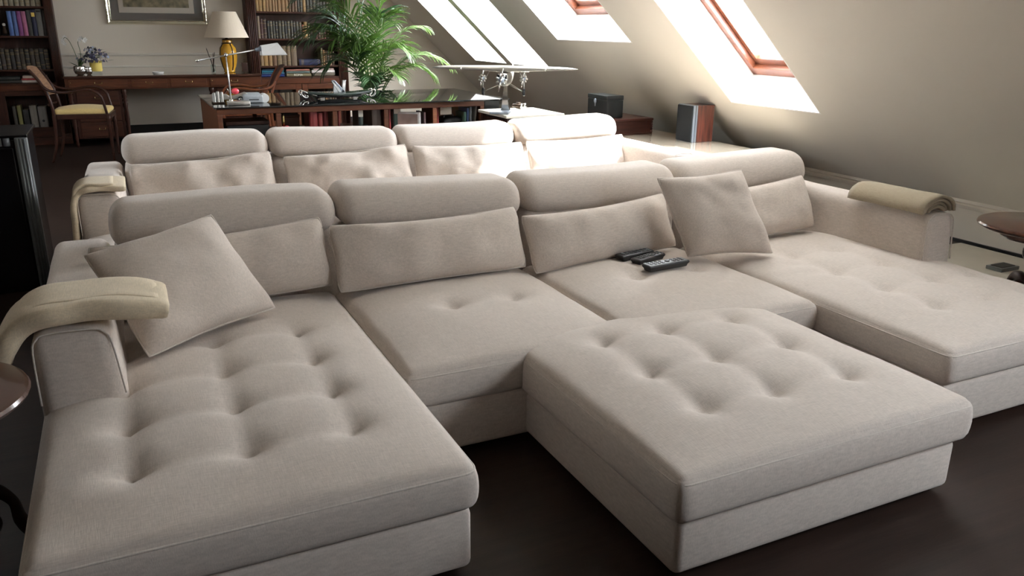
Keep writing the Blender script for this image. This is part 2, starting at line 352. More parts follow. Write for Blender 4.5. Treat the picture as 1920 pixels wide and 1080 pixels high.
for i, (y0, y1, z0, z1, side, added_blind, DEP) in enumerate(SKY):
    # window: reveal lining, red wood frame, sash, pane
    t = tag(thing('window_%d' % (i+1), None, None, slope((y0+y1)/2, z0, 0, side)), kind='structure')
    o = t.location.copy(); l = 0.012; zl = l*.73
    def S(b, ya, yb, za, zb, t0, t1):
        b.M = Matrix.Translation(-o); slab(b, ya, yb, za, zb, t0, t1, side)
    b = MB(); S(b, y0, y1, z0, z0+zl, 0.0, DEP-.01); S(b, y0, y1, z1-zl, z1, 0.0, DEP-.01); S(b, y0, y0+l, z0, z1, 0.0, DEP-.01); S(b, y1-l, y1, z0, z1, 0.0, DEP-.01)
    b.build('reveal', 'reveal_paint', t)
    fw = 0.055; a0, a1, c0, c1 = y0+.006, y1-.006, z0+.004, z1-.004
    for nm, q in (('frame_rail', (a0, a1, c0, c0+fw)), ('frame_rail', (a0, a1, c1-fw, c1)), ('frame_stile', (a0, a0+fw, c0, c1)), ('frame_stile', (a1-fw, a1, c0, c1))):
        b = MB(); S(b, *q, DEP-.05, DEP+.05); b.build(nm, 'window_wood', t, bevel=.004)
    b = MB(); s = .045
    e0, e1, g0, g1 = a0+fw-.006, a1-fw+.006, c0+fw-.005, c1-fw+.005
    for q in ((e0, e1, g0, g0+s), (e0, e1, g1-s, g1), (e0, e0+s, g0, g1), (e1-s, e1, g0, g1)): S(b, *q, DEP-.005, DEP+.04)
    sash = b.build('sash', 'window_wood', t, bevel=.003)
    b = MB(); S(b, e0+s*.8, e1-s*.8, g0+s*.8, g1-s*.8, DEP+.012, DEP+.018); b.build('pane', 'window_glass', sash)
    if added_blind:
        b = MB(); S(b, y0+.02, y1-.02, z0+.015, z1-.015, .05, .0505); b.build('added_blind', 'added_blind_cloth', t)  # added cloth, spreads sun and sky from the unseen overhead opening
    # daylight portal for the renderer, at the outside of the opening
    pl = bpy.data.lights.new('skylight_portal', 'AREA'); pl.shape = 'RECTANGLE'; pl.size = y1-y0; pl.size_y = (z1-z0)*math.sqrt(1+KS*KS)
    pl.cycles.is_portal = True
    po = bpy.data.objects.new('skylight_portal', pl); col.objects.link(po)
    zax = Vector((side, 0, KS)).normalized(); xax = Vector((0, 1, 0)); yax = zax.cross(xax)
    mm = Matrix((xax, yax, zax)).transposed().to_4x4(); mm.translation = slope((y0+y1)/2, (z0+z1)/2, DEP+.08, side); po.matrix_world = mm

# rail moulding along the knee of the slope, skirtings, picture rail
b = MB(); prof = [(XW-.005, ZR-.035), (XW-.022, ZR-.03), (XW-.03, ZR-.012), (XW-.018, ZR), (XW-.034, ZR+.008), (XW-.03, ZR+.03), (XW-.012, ZR+.05), (XW+.02, ZR+.03), (XW+.02, ZR-.035)]
b.prism(prof, 'y', YF+.01, YB-.01); b.build('trim_1', 'trim_paint')['kind'] = 'structure'
b = MB(); b.box(XW-.016, XW, YF+.01, YB-.01, 0.0, 0.022); b.build('baseboard_right', 'black_skirting')['kind'] = 'structure'
b = MB(); b.box(XL+.01, XW-.03, YB-.02, YB, 0.0, 0.16); b.build('baseboard_back', 'black_skirting')['kind'] = 'structure'
b = MB(); zz = 1.0; b.prism([(YB, zz-.02), (YB-.012, zz-.015), (YB-.02, zz), (YB-.012, zz+.012), (YB, zz+.018)], 'x', XL+.01, 4.15); b.build('trim_2', 'trim_paint')['kind'] = 'structure'
b = MB(); zz = .86; b.prism([(YB, zz-.012), (YB-.01, zz-.008), (YB-.01, zz+.008), (YB, zz+.012)], 'x', XL+.01, 4.25); b.build('trim_3', 'trim_paint')['kind'] = 'structure'

# ------------------------------------------------------------------ upholstery
def tufted(b, x0, x1, y0, y1, z0, z1, buttons, r=0.035, crown=0.038, depth=0.038, step=0.02, sag=None, wr=0.0):
    rows = {}
    segs = []
    for (p, q) in buttons:
        for (s, t) in buttons:
            dx, dy = s-p, t-q
            if (0.15 < dx < 0.36 and abs(dy) < .06) or (0.15 < dy < 0.36 and abs(dx) < .06): segs.append((p, q, s, t))
    def fn(x, y, z, n):
        u = (x-x0)/(x1-x0)*2-1; v = (y-y0)/(y1-y0)*2-1
        top = max(0.0, min(1.0, (z-(z0+z1)/2)/((z1-z0)/2)))
        # soft bulge of the boxing
        if abs(n.z) < .6:
            k = math.sin(math.pi*(z-z0)/(z1-z0))*0.008
            if abs(n.x) > .5: x += k*(1 if n.x > 0 else -1)
            if abs(n.y) > .5: y += k*(1 if n.y > 0 else -1)
        if z > (z0+z1)/2:
            w = top**2
            z += crown*min(1, top*1.5)*(1-abs(u)**3.4)*(1-abs(v)**(3.4*(y1-y0)/(x1-x0) if y1-y0 > x1-x0 else 3.4))
            d = 0.0
            for (p, q) in buttons:
                ex, ey = x-p, y-q; rr = math.hypot(ex, ey)
                if rr < .22:
                    an = math.atan2(ey, ex)
                    d += depth*(0.62*math.exp(-(rr/0.025)**1.1)+0.38*math.exp(-(rr/0.065)**2))*(1+.12*math.cos(4*an)*min(1, rr/.05))
            g = 0.0
            for (p, q, s, t) in segs:
                L = math.hypot(s-p, t-q); ax, ay = (s-p)/L, (t-q)/L
                a = (x-p)*ax+(y-q)*ay
                if 0 <= a <= L:
                    pe = abs((x-p)*-ay+(y-q)*ax); g = max(g, 0.009*math.exp(-(pe/.045)**1.4))
            z -= w*(d+g)
            z += w*0.0035*(noise.noise(Vector((x*5, y*5, 1.7)))) + w*0.0012*noise.noise(Vector((x*22, y*22, 4)))
            if sag: z += w*sag(x, y)
        return (x, y, z)
    b.rbox(x0, x1, y0, y1, z0, z1, r, n=5, step=step, fn=fn)
def rim(x0, x1, y0, y1, z, r, n=5):
    pts = []
    for (cx, cy, a) in ((x1-r, y1-r, 0), (x0+r, y1-r, 90), (x0+r, y0+r, 180), (x1-r, y0+r, 270)):
        for i in range(n+1): pts.append((cx+r*math.cos(R(a+90*i/n)), cy+r*math.sin(R(a+90*i/n)), z))
    return pts
def edge_pts(x0, x1, y0, y1, z, r, k):
    P = rim(x0, x1, y0, y1, z, r, 4); out = []
    for i in range(len(P)):
        a, c = Vector(P[i]), Vector(P[(i+1) % len(P)]); m = max(1, int((c-a).length/k))
        for j in range(m): out.append(a+(c-a)*(j/m))
    return out

def seat_unit(t, name, x0, x1, y0, y1, buttons, sag=None, z1=0.326):
    b = MB(); tufted(b, x0, x1, y0, y1, 0.192, z1, buttons, sag=sag); c = b.build(name, 'linen', t, smooth=True)
    b = MB(); b.loop(edge_pts(x0+.0015, x1-.0015, y0+.0015, y1-.0015, z1-.020, .033, .04), .0034); b.build('piping', 'linen_piping', c, smooth=True)
    return c
def base_unit(t, x0, x1, y0, y1):
    b = MB(); b.rbox(x0+.012, x1-.012, y0+.014, y1, 0.02, 0.198, .022, n=3, step=.2); o = b.build('base', 'linen', t, smooth=True)
    return o
def feet(t, x0, x1, y0, y1):
    for x in (x0+.08, x1-.08):
        for y in (y0+.08, y1-.08):
            MB().box(x-.025, x+.025, y-.025, y+.025, 0, .024).build('foot', 'black_plastic', t)

def headrest(t, x0, x1, y, z, sagk=0.0, seed=0):
    def fn(px, py, pz, n):
        u = (px-x0)/(x1-x0)*2-1
        pz += 0.010*math.cos(u*1.4+seed) + 0.004*noise.noise(Vector((px*4+seed, py*4, pz*4)))
        if pz < z+.07: pz -= sagk*(1-u*u); 
        py += 0.006*noise.noise(Vector((px*3, seed, pz*6)))
        # lean: upper part further back
        py += (pz-z)*0.35
        return (px, py, pz)
    b = MB(); b.rbox(x0, x1, y, y+.27, z, z+.165, .074, n=6, step=.04, fn=fn); h = b.build('headrest', 'linen', t, smooth=True)
    for x in (x0+.014, x1-.014):
        pts = [fn(x, y+.135+(.135-.004)*math.cos(a), z+.0825+(.0825-.002)*math.sin(a), None) for a in [2*math.pi*i/24 for i in range(24)]]
        pts = []
        for i in range(28):
            a = 2*math.pi*i/28; ca, sa = math.cos(a), math.sin(a)
            e = 0.55; py = y+.135+.1325*math.copysign(abs(ca)**e, ca); pz = z+.0825+.0805*math.copysign(abs(sa)**e, sa)
            pts.append(fn(x, py, pz, None))
        b = MB()
    return h

def arm(t, xi, xo, y0, y1, zt, front_seam=True):
    """trapezoid armrest, xi inner, xo outer"""
    s = 1 if xi > xo else -1
    def fn(px, py, pz, n):
        k = (pz-0.19)/(zt-0.19)
        inner = (px-xo)/(xi-xo)
        px -= s*0.035*max(0, k)**1.5*inner
        if py < y0+.1: py += 0.03*max(0, k)**2*(1-(py-y0)/.1)
        pz += 0.006*noise.noise(Vector((px*6, py*6, pz*6)))*max(0, k)
        return (px, py, pz)
    b = MB(); b.rbox(min(xi, xo), max(xi, xo), y0, y1, 0.19, zt, .045, n=5, step=.04, fn=fn)
    a = b.build('armrest', 'linen', t, smooth=True)
    b = MB(); pts = []
    x0, x1 = min(xi, xo), max(xi, xo)
    P = [(x0+.004, .345), (x0+.004, zt-.05), (x0+.018, zt-.016), (x0+.05, zt-.003), (x1-.05, zt-.003), (x1-.018, zt-.016), (x1-.004, zt-.05), (x1-.004, .345)]
    pts = [fn(px, y0+.016, pz, None) for px, pz in P]
    b.tube(spline([(p[0], p[1]-.006, p[2]) for p in pts], 4), .003, 6); b.build('piping', 'linen_piping', a, smooth=True)
    return a

HX = [-.10, .745, 1.590, 2.455, 3.305]
def make_sofa(label, loc):
    t = thing('sectional_sofa', label, 'sofa', (1.55, 2.55, 0))
    g = bpy.data.objects
    B3 = lambda xs, ysr: [(x, y) for x in xs for y in ysr]
    made = []
    def off(o): made.append(o); return o
    wr = lambda x, y: -0.008*math.exp(-((x-2.70)/.14)**2-((y-2.50)/.12)**2) + 0.006*math.sin(38*(x*.45+y)+3*noise.noise(Vector((x*5, y*5, 0))))*math.exp(-((x-2.62)/.12)**2-((y-2.50)/.12)**2)
    off(seat_unit(t, 'seat_cushion', -.30, .685, 1.60, 3.12, B3((-.09, .18, .45), (1.88, 2.13, 2.385, 2.65))))
    off(seat_unit(t, 'seat_cushion', .69, 1.535, 2.18, 3.12, [(1.03, 2.67), (1.30, 2.665)]))
    off(seat_unit(t, 'seat_cushion', 1.54, 2.405, 2.18, 3.12, [(1.87, 2.69), (2.20, 2.70)]))
    off(seat_unit(t, 'seat_cushion', 2.41, 3.40, 1.60, 3.12, B3((2.735, 3.02), (1.91, 2.15, 2.41, 2.68))+[(3.28, 1.91), (3.28, 2.15)], sag=wr))
    off(base_unit(t, -.30, .685, 1.60, 3.50)); off(base_unit(t, .685, 1.54, 2.18, 3.50)); off(base_unit(t, 1.54, 2.41, 2.18, 3.50)); off(base_unit(t, 2.41, 3.40, 1.60, 3.50))
    for i in range(4):
        x0, x1 = HX[i]+.006, HX[i+1]-.006
        b = MB(); b.rbox(x0, x1, 3.19, 3.50, 0.19, 0.56, .05, n=4, step=.08); off(b.build('backrest', 'linen', t, smooth=True))
        off(headrest(t, x0-.004, x1+.004, 3.145+[0, .0, .01, .0][i], [.548, .548, .546, .556][i], [.004, .010, .006, .004][i], i*1.7))
    off(arm(t, -.075, -.305, 2.345, 3.50, .545)); off(arm(t, 3.20, 3.405, 2.345, 3.50, .560))
    for (x0, x1, y0, y1) in ((-.3, .685, 1.6, 3.5), (2.41, 3.4, 1.6, 3.5)):
        for x in (x0+.09, x1-.09):
            for y in (y0+.09, y1-.09): off(MB().box(x-.025, x+.025, y-.025, y+.025, 0, .024).build('foot', 'black_plastic', t))
    for o in made:                      # meshes were laid out in place; bring them into the sofa's own frame
        o.matrix_parent_inverse = Matrix.Identity(4); o.location = (-1.55, -2.55, 0)
    t.location = loc
    return t
near = make_sofa('long cream linen sectional in the foreground with two button-tufted chaises', (1.55, 2.55, 0))
far = copy_tree(near); far.location = (1.60, 4.56, 0); far.rotation_euler = (0, 0, R(-1.2))
far['label'] = 'cream linen sofa behind, between the near sectional and the glass-topped table'

# ottoman
t = thing('ottoman', 'square cream linen ottoman with nine buttons on the dark floor', 'ottoman', (1.63, 1.85, 0), R(0))
b = MB(); tufted(b, -.535, .535, -.515, .515, .182, .322, [(x, y) for x in (-.26, -.005, .29) for y in (-.255, .005, .285)], r=.032, crown=.046, depth=.044)
c = b.build('cushion', 'linen', t, smooth=True)
b = MB(); b.loop(edge_pts(-.5335, .5335, -.5135, .5135, .302, .031, .04), .0034); b.build('piping', 'linen_piping', c, smooth=True)
b = MB(); b.rbox(-.515, .515, -.495, .495, .022, .188, .025, n=3, step=.2); b.build('base', 'linen', t, smooth=True)
for x in (-.42, .42):
    for y in (-.40, .40): MB().box(x-.025, x+.025, y-.025, y+.025, 0, .026).build('foot', 'black_plastic', t)

# ------------------------------------------------------------------ cushions
def pillow_mesh(w, h, th, pinch=.06, seed=0, wrinkle=.004, n=40, bend=0.0, corners=None, sagtop=0.0):
    """two-sided cushion in the x-z plane, front towards -y; corners = (BL, BR, TL, TR) bends it onto a skewed square"""
    vs = []; fs = []; idx = {}
    def rnd(u, v):                      # round off the square's corners a little
        k = 1-.055*(abs(u)*abs(v))**4; return u*k, v*k
    for side in (1, -1):
        for i in range(n+1):
            for j in range(n+1):
                u = math.sin((i/n-.5)*math.pi*.96)/math.sin(.48*math.pi); v = math.sin((j/n-.5)*math.pi*.96)/math.sin(.48*math.pi)
                edge = i in (0, n) or j in (0, n)
                if edge and side == -1: continue
                U, V = rnd(u, v)
                x = U*(1-pinch*(1-v*v)*u*u); z = V*(1-pinch*1.2*(1-u*u)*v*v)
                if v > 0: z -= sagtop*(1-u*u)*v
                T = th*max(0, (1-abs(u)**2.6)*(1-abs(v)**2.6))**.46
                ed = max(abs(u), abs(v)); X, Z = x*w/2, z*h/2
                nz = noise.noise(Vector((X*6+seed*3.1, Z*6, seed))); n3 = noise.noise(Vector((X*15+seed, Z*15, seed*2.3)))
                rid = 0.0
                for (q, o_, fr_) in ((X, Z, 34), (Z, X, 34)):      # gathers running in from the edges
                    e_ = abs(v) if q is X else abs(u)
                    rid += math.sin(q*fr_+seed*2+3.0*noise.noise(Vector((q*4, o_*3, seed))))*max(0, e_-.30)*(1-e_)*4
                amp = 0 if edge else 1
                T += amp*(wrinkle*rid*(.5+nz) + wrinkle*1.6*nz + wrinkle*.5*n3)
                y = -side*T + bend*(1-u*u)
                if corners:
                    a_, b_ = (x+1)/2, (z+1)/2; BL, BR, TL, TR = corners
                    p = BL*(1-a_)*(1-b_)+BR*a_*(1-b_)+TL*(1-a_)*b_+TR*a_*b_
                    nn = (BR-BL+TR-TL).cross(TL-BL+TR-BR).normalized()     # towards the viewer side
                    vs.append(tuple(p-nn*y))
                else: vs.append((X, y, Z))
                idx[(side, i, j)] = len(vs)-1
    for i in range(n+1):
        for j in range(n+1):
            if i in (0, n) or j in (0, n): idx[(-1, i, j)] = idx[(1, i, j)]
    for side in (1, -1):
        for i in range(n):
            for j in range(n):
                q = (idx[(side, i, j)], idx[(side, i+1, j)], idx[(side, i+1, j+1)], idx[(side, i, j+1)])
                fs.append(q if side == 1 else tuple(reversed(q)))
    ring = [idx[(1, i, 0)] for i in range(n)]+[idx[(1, n, j)] for j in range(n)]+[idx[(1, i, n)] for i in range(n, 0, -1)]+[idx[(1, 0, j)] for j in range(n, 0, -1)]
    return vs, fs, [vs[k] for k in ring]
def cushion(name, label, w, h, th, M, seed, group, pinch=.06, wrinkle=.004, bend=0.0, matname='linen_cushion', corners=None, sagtop=0.0):
    vs, fs, ring = pillow_mesh(w, h, th, pinch, seed, wrinkle, bend=bend, corners=corners, sagtop=sagtop)
    t = thing(name, label, 'cushion', group=group); t.matrix_world = M
    MB().add(vs, fs).build('cover', matname, t, smooth=True)
    MB().loop(ring, .0035).build('piping', 'linen_piping', t, smooth=True)
    return t
def place(xc, yc, zc, tilt, yaw=0, roll=0):
    return Matrix.Translation((xc, yc, zc)) @ Euler((0, 0, R(yaw))).to_matrix().to_4x4() @ Euler((R(-tilt), 0, 0)).to_matrix().to_4x4() @ Euler((0, R(roll), 0)).to_matrix().to_4x4()
lum = [(.250, 3.055, .490, .86, .285, 24, 2, -2), (1.09, 3.03, .482, .86, .280, 26, 2, 0), (1.905, 3.02, .470, .80, .27, 27, 1, -3), (2.785, 3.03, .488, .80, .285, 24, 0, -3)]
nm = ['leftmost lumbar cushion of near sofa, half hidden by the tilted throw pillow', 'second lumbar cushion of near sofa, above the middle left seat', 'third lumbar cushion of near sofa, behind the remote controls', 'rightmost lumbar cushion of near sofa, beside its right armrest']
for i, (x, y, z, wd, hh, ti, ya, ro) in enumerate(lum):
    cushion('lumbar_cushion', nm[i], wd, hh, .066, place(x, y, z, ti, ya, ro), i+1, 'lumbar cushions on the near sofa', pinch=.05, wrinkle=.009, bend=-.01, sagtop=.13)
nm = ['leftmost lumbar cushion of the rear sofa, beside the blanket arm', 'second lumbar cushion from the left on the rear sofa', 'third lumbar cushion from the left on the rear sofa', 'rightmost sunlit lumbar cushion of the rear sofa']
for i, (x, y, z) in enumerate([(.40, 5.065, .470), (1.27, 5.04, .470), (2.10, 5.02, .470), (2.93, 5.00, .475)]):
    cushion('lumbar_cushion', nm[i], .825, .285, .060, place(x, y, z, 24, -1, [-3, -3, 1, -1][i]), i+11, 'lumbar cushions on the rear sofa', pinch=.04, wrinkle=.017, bend=-.008, sagtop=.12)
def quad_pillow(label, BL, BR, TL, TR, th, seed):
    P = [Vector(p) for p in (BL, BR, TL, TR)]; c = sum(P, Vector())/4; P = [p-c for p in P]
    cushion('throw_pillow', label, .45, .45, th, Matrix.Translation(c), seed, 'square throw pillows on the near sofa', pinch=.09, wrinkle=.009, corners=[c2*1.04 for c2 in P])
quad_pillow('square throw pillow tilted on one corner over the left chaise', (-.02, 2.52, .378), (.41, 2.80, .388), (-.17, 2.83, .640), (.245, 3.02, .700), .078, 31)
quad_pillow('square throw pillow leaning between the third and fourth lumbar cushions', (2.22, 2.79, .374), (2.62, 2.68, .374), (2.125, 2.93, .715), (2.555, 2.87, .735), .080, 37)

# ------------------------------------------------------------------ blankets
def sweep_slab(b, path, half, thick, nrm, width_dir, n=10, wob=.004, seed=0):
    """folded cloth: a rounded strip swept along path; half = half width along width_dir, thick = thickness along the local normal"""
    path = [Vector(p) for p in path]; W = Vector(width_dir).normalized(); vs = []; fs = []
    sec = []
    r = thick/2
    for a in range(9): an = R(-90+22.5*a); sec.append((half-r+r*math.cos(an), r*math.sin(an)))
    m = 8
    for k in range(1, m): sec.append((half-r-2*(half-r)*k/m, r))
    for a in range(9): an = R(90+22.5*a); sec.append((-(half-r)+r*math.cos(an), r*math.sin(an)))
    for k in range(1, m): sec.append((-(half-r)+2*(half-r)*k/m, -r))
    K = len(sec)
    for i, p in enumerate(path):
        t = (path[min(i+1, len(path)-1)]-path[max(i-1, 0)]).normalized(); N = W.cross(t).normalized()
        e_ = min(i, len(path)-1-i); tp_ = (.72, .90, .97)[e_] if e_ < 3 else 1.0      # soft rounded ends
        for (a, c) in sec:
            a, c = a*(.94+.06*tp_), c*tp_
            q = p + W*(a+wob*math.sin(i*.7+seed)) + N*(c+r)
            q += N*wob*noise.noise(q*9+Vector((seed, 0, 0)))
            vs.append(tuple(q))
    for i in range(len(path)-1):
        for k in range(K): fs.append((i*K+k, i*K+(k+1) % K, (i+1)*K+(k+1) % K, (i+1)*K+k))
    fs.append(tuple(reversed(range(K)))); fs.append(tuple(range((len(path)-1)*K, len(path)*K)))
    b.add(vs, fs)
t = thing('throw_blanket', 'folded cream wool throw over left armrest of near sofa', 'blanket', (-.19, 2.49, .55))
b = MB(); b.M = Matrix.Translation((.19, -2.49, -.55))
path = spline([(.040, 2.49, .536), (-.02, 2.49, .552), (-.12, 2.49, .559), (-.20, 2.49, .560), (-.265, 2.49, .555), (-.312, 2.49, .535), (-.340, 2.49, .500), (-.362, 2.49, .455), (-.375, 2.49, .415)], 4)
sweep_slab(b, list(reversed(path)), .125, .058, None, (0, -1, 0), wob=.006, seed=2); b.build('folded_cloth', 'wool_cream', t, smooth=True)
b = MB(); b.M = Matrix.Translation((.19, -2.49, -.55))
sweep_slab(b, [p+Vector((-.006, .030, .046)) for p in reversed(path[1:-8])], .100, .016, None, (0, -1, 0), wob=.006, seed=5); b.build('top_fold', 'wool_cream', t, smooth=True)

t = thing('throw_blanket', 'tan throw rolled lengthwise on right armrest of near sofa', 'blanket', (3.30, 2.7, .56))
b = MB(); b.M = Matrix.Translation((-3.30, -2.7, -.56))
# arched roll: several nested layers whose ends show
def arch_layer(b, y0, y1, w, h, th, x=3.305, z=.566):
    vs = []; fs = []; n = 14; yn = 14
    for i in range(yn+1):
        y = y0+(y1-y0)*i/yn; dx = -.012*(i/yn) + .004*math.sin(i*.9)
        for (ww, hh) in ((w, h), (w-th, h-th)):
            for k in range(n+1):
                a = math.pi*k/n; vs.append((x+dx+ww*math.cos(a), y, z+hh*math.sin(a)**.8+.003*noise.noise(Vector((k*.4, y*8, ww*9)))))
    m = 2*(n+1)
    for i in range(yn):
        for k in range(n):
            a = i*m+k; fs.append((a, a+1, a+1+m, a+m)); c = a+n+1; fs.append((c, c+m, c+m+1, c+1))
        for e in (0, n): a = i*m+e; fs.append((a, a+m, a+m+n+1, a+n+1))
    for i in (0, yn):
        for k in range(n): a = i*m+k; fs.append((a, a+n+1, a+n+2, a+1))
    b.add(vs, fs)
arch_layer(b, 2.385, 2.80, .112, .078, .014); b.build('outer_layer', 'wool_tan', t, smooth=True)
for k, (ww, hh, y0) in enumerate([(.094, .061, 2.392), (.076, .045, 2.40), (.058, .029, 2.395)]):
    b = MB(); b.M = Matrix.Translation((-3.30, -2.7, -.56)); arch_layer(b, y0, 2.78-.02*k, ww, hh, .012); b.build('inner_layer', 'wool_tan', t, smooth=True)

t = thing('throw_blanket', 'fringed cream throw hanging over left armrest of rear sofa', 'blanket', (-.16, 4.7, .55))
b = MB(); b.M = Matrix.Translation((.16, -4.7, -.55))
path = spline([(-.03, 4.56, .552), (-.10, 4.56, .556), (-.17, 4.56, .555), (-.215, 4.56, .551), (-.246, 4.56, .532), (-.258, 4.56, .48), (-.262, 4.56, .38), (-.266, 4.56, .30)], 4)
sweep_slab(b, list(reversed(path)), .16, .030, None, (0, -1, 0), wob=.006, seed=8); b.build('folded_cloth', 'wool_cream', t, smooth=True)
b = MB(); b.M = Matrix.Translation((.16, -4.7, -.55)); random.seed(5)
for k in range(26):
    y = 4.41+.012*k; b.tube(spline([(-.285+random.uniform(-.006, .006), y, .33), (-.295+random.uniform(-.012, .004), y+random.uniform(-.01, .01), .27), (-.298+random.uniform(-.015, .015), y+random.uniform(-.015, .015), .17)], 3), .004, 5)
b.build('fringe', 'wool_cream', t, smooth=True)
b = MB(); b.M = Matrix.Translation((.16, -4.7, -.55))
sweep_slab(b, [p+Vector((-.004, -.03, .030)) for p in reversed(path[3:-8])], .12, .016, None, (0, -1, 0), wob=.006, seed=11); b.build('top_fold', 'wool_cream', t, smooth=True)

# ------------------------------------------------------------------ remote controls
def remote(label, loc, rz, L=.23, keys=True, grey=True):
    t = thing('remote_control', label, 'remote', loc, rz, 'remote controls on the sofa seat')
    def fn(x, y, z, n):
        k = (x+L/2)/L; w = 1.0 if z > .018 else .80
        if z < .012: x = x*.93
        return (x, y*w*(1-.10*k), z)
    b = MB(); b.rbox(-L/2, L/2, -.030, .030, 0, .030, .010, n=3, step=.03, fn=fn); b.build('body', 'black_plastic', t, smooth=True)
    if grey:
        b = MB(); b.rbox(-L/2+.006, L/2-.012, -.0255, .0245, .0285, .0318, .0015, n=2, step=.05, fn=lambda x, y, z, n: (x, y*(1-.10*(x+L/2)/L), z)); f = b.build('faceplate', 'keypad_grey', t)
        for i in range(9):
            for j in range(3):
                if 4 <= i <= 5: continue
                x = -L/2+.024+i*.021; y = -.014+.014*j
                MB().rbox(x-.006, x+.006, y-.0045, y+.0045, .031, .034, .0014, n=2).build('key', 'black_plastic', f)
        b = MB(); b.lathe([(.0115, .031), (.0115, .0345), (.009, .0355)], 14, (-L/2+.024+4.5*.021, 0, 0)); b.build('navigation_pad', 'black_plastic', f)
    else:
        f = t
        for i in range(7):
            for j in range(3):
                x = -L/2+.03+i*.024; y = -.013+.013*j
                MB().rbox(x-.006, x+.006, y-.004, y+.004, .028, .0325, .0014, n=2).build('key', 'grey_lacquer', t)
    return t
remote('black remote control with grey keypad face on third seat', (2.055, 2.725, .3585), R(4))
remote('darker remote control lying behind the grey-faced one', (2.045, 2.845, .3575), R(17), .19, grey=False)
remote('black remote control tucked under the third lumbar cushion edge', (2.02, 2.915, .359), R(10), .20, grey=False)

# ------------------------------------------------------------------ round side tables
def side_table(label, loc, rz=0.0):
    t = thing('side_table', label, 'table', loc, rz, 'round dark wood side tables flanking the near sofa')
    b = MB(); b.lathe([(.0, .470), (.22, .470), (.255, .474), (.268, .482), (.272, .490), (.268, .498), (.258, .502), (.0, .503)], 48); b.build('table_top', 'side_wood', t, auto=40)
    b = MB(); b.lathe([(.16, .430), (.17, .440), (.17, .470), (.15, .470)], 32); b.build('apron', 'side_wood', t, auto=40)
    b = MB(); b.lathe([(.030, .10), (.045, .13), (.050, .17), (.032, .21), (.026, .26), (.040, .31), (.058, .345), (.060, .375), (.040, .40), (.075, .43)], 20); b.build('column', 'side_wood', t, smooth=True)
    for k in range(3):
        a = R(20+120*k); ca, sa = math.cos(a), math.sin(a)
        P = [(.035, .175), (.085, .215), (.145, .205), (.185, .155), (.195, .095), (.225, .045), (.245, .018)]
        b = MB(); b.tube(spline([(r*ca, r*sa, z) for r, z in P], 5), [.020+.006*math.sin(i*.3) for i in range(31)], 8); leg = b.build('scroll_leg', 'walnut_dark', t, smooth=True)
        P = [(.05, .12), (.085, .155), (.125, .145), (.14, .105), (.115, .075), (.085, .085), (.09, .112)]
        b = MB(); b.tube(spline([(r*ca, r*sa, z) for r, z in P], 5), .014, 8); b.build('carved_scroll', 'walnut_dark', leg, smooth=True)
        b = MB(); b.lathe([(.012, 0), (.022, .006), (.022, .024), (.012, .03)], 12, (.245*ca, .245*sa, 0)); b.build('foot', 'walnut_dark', leg, smooth=True)
    return t
side_table('round dark wood side table left of the near sofa chaise', (-.562, 2.150, 0))
side_table('round dark wood side table right of the near sofa, cut by the frame', (3.815, 2.215, 0), R(40))

# ------------------------------------------------------------------ black cabinet at the left
t = thing('lacquer_cabinet', 'tall black lacquer cabinet with grey edge left of the rear sofa', 'cabinet', (-.9, 4.95, 0))
b = MB(); b.rbox(-.40, .44, -.22, .25, .0, .795, .006, n=2); b.build('body', 'black_lacquer', t)
b = MB(); b.rbox(-.38, .385, -.232, -.218, .03, .755, .004, n=2); b.build('front_panel', 'black_lacquer', t)
b = MB(); b.rbox(.395, .452, -.245, -.20, .0, .806, .010, n=3); pst = b.build('corner_post', 'grey_lacquer', t)
for x in (.409, .4235, .438): MB().tube([(x, -.245, .01), (x, -.245, .798)], .0055, 8).build('reed', 'grey_lacquer', pst, smooth=True)
b = MB(); b.rbox(-.41, .455, -.24, .26, .803, .818, .004, n=2); tp = b.build('top_board', 'black_lacquer', t)
for k in range(22): MB().tube([(-.385+.0355*k, -.236, .765), (-.385+.0355*k, -.236, .803)], .0155, 10).build('bead', 'grey_lacquer', tp, smooth=True)


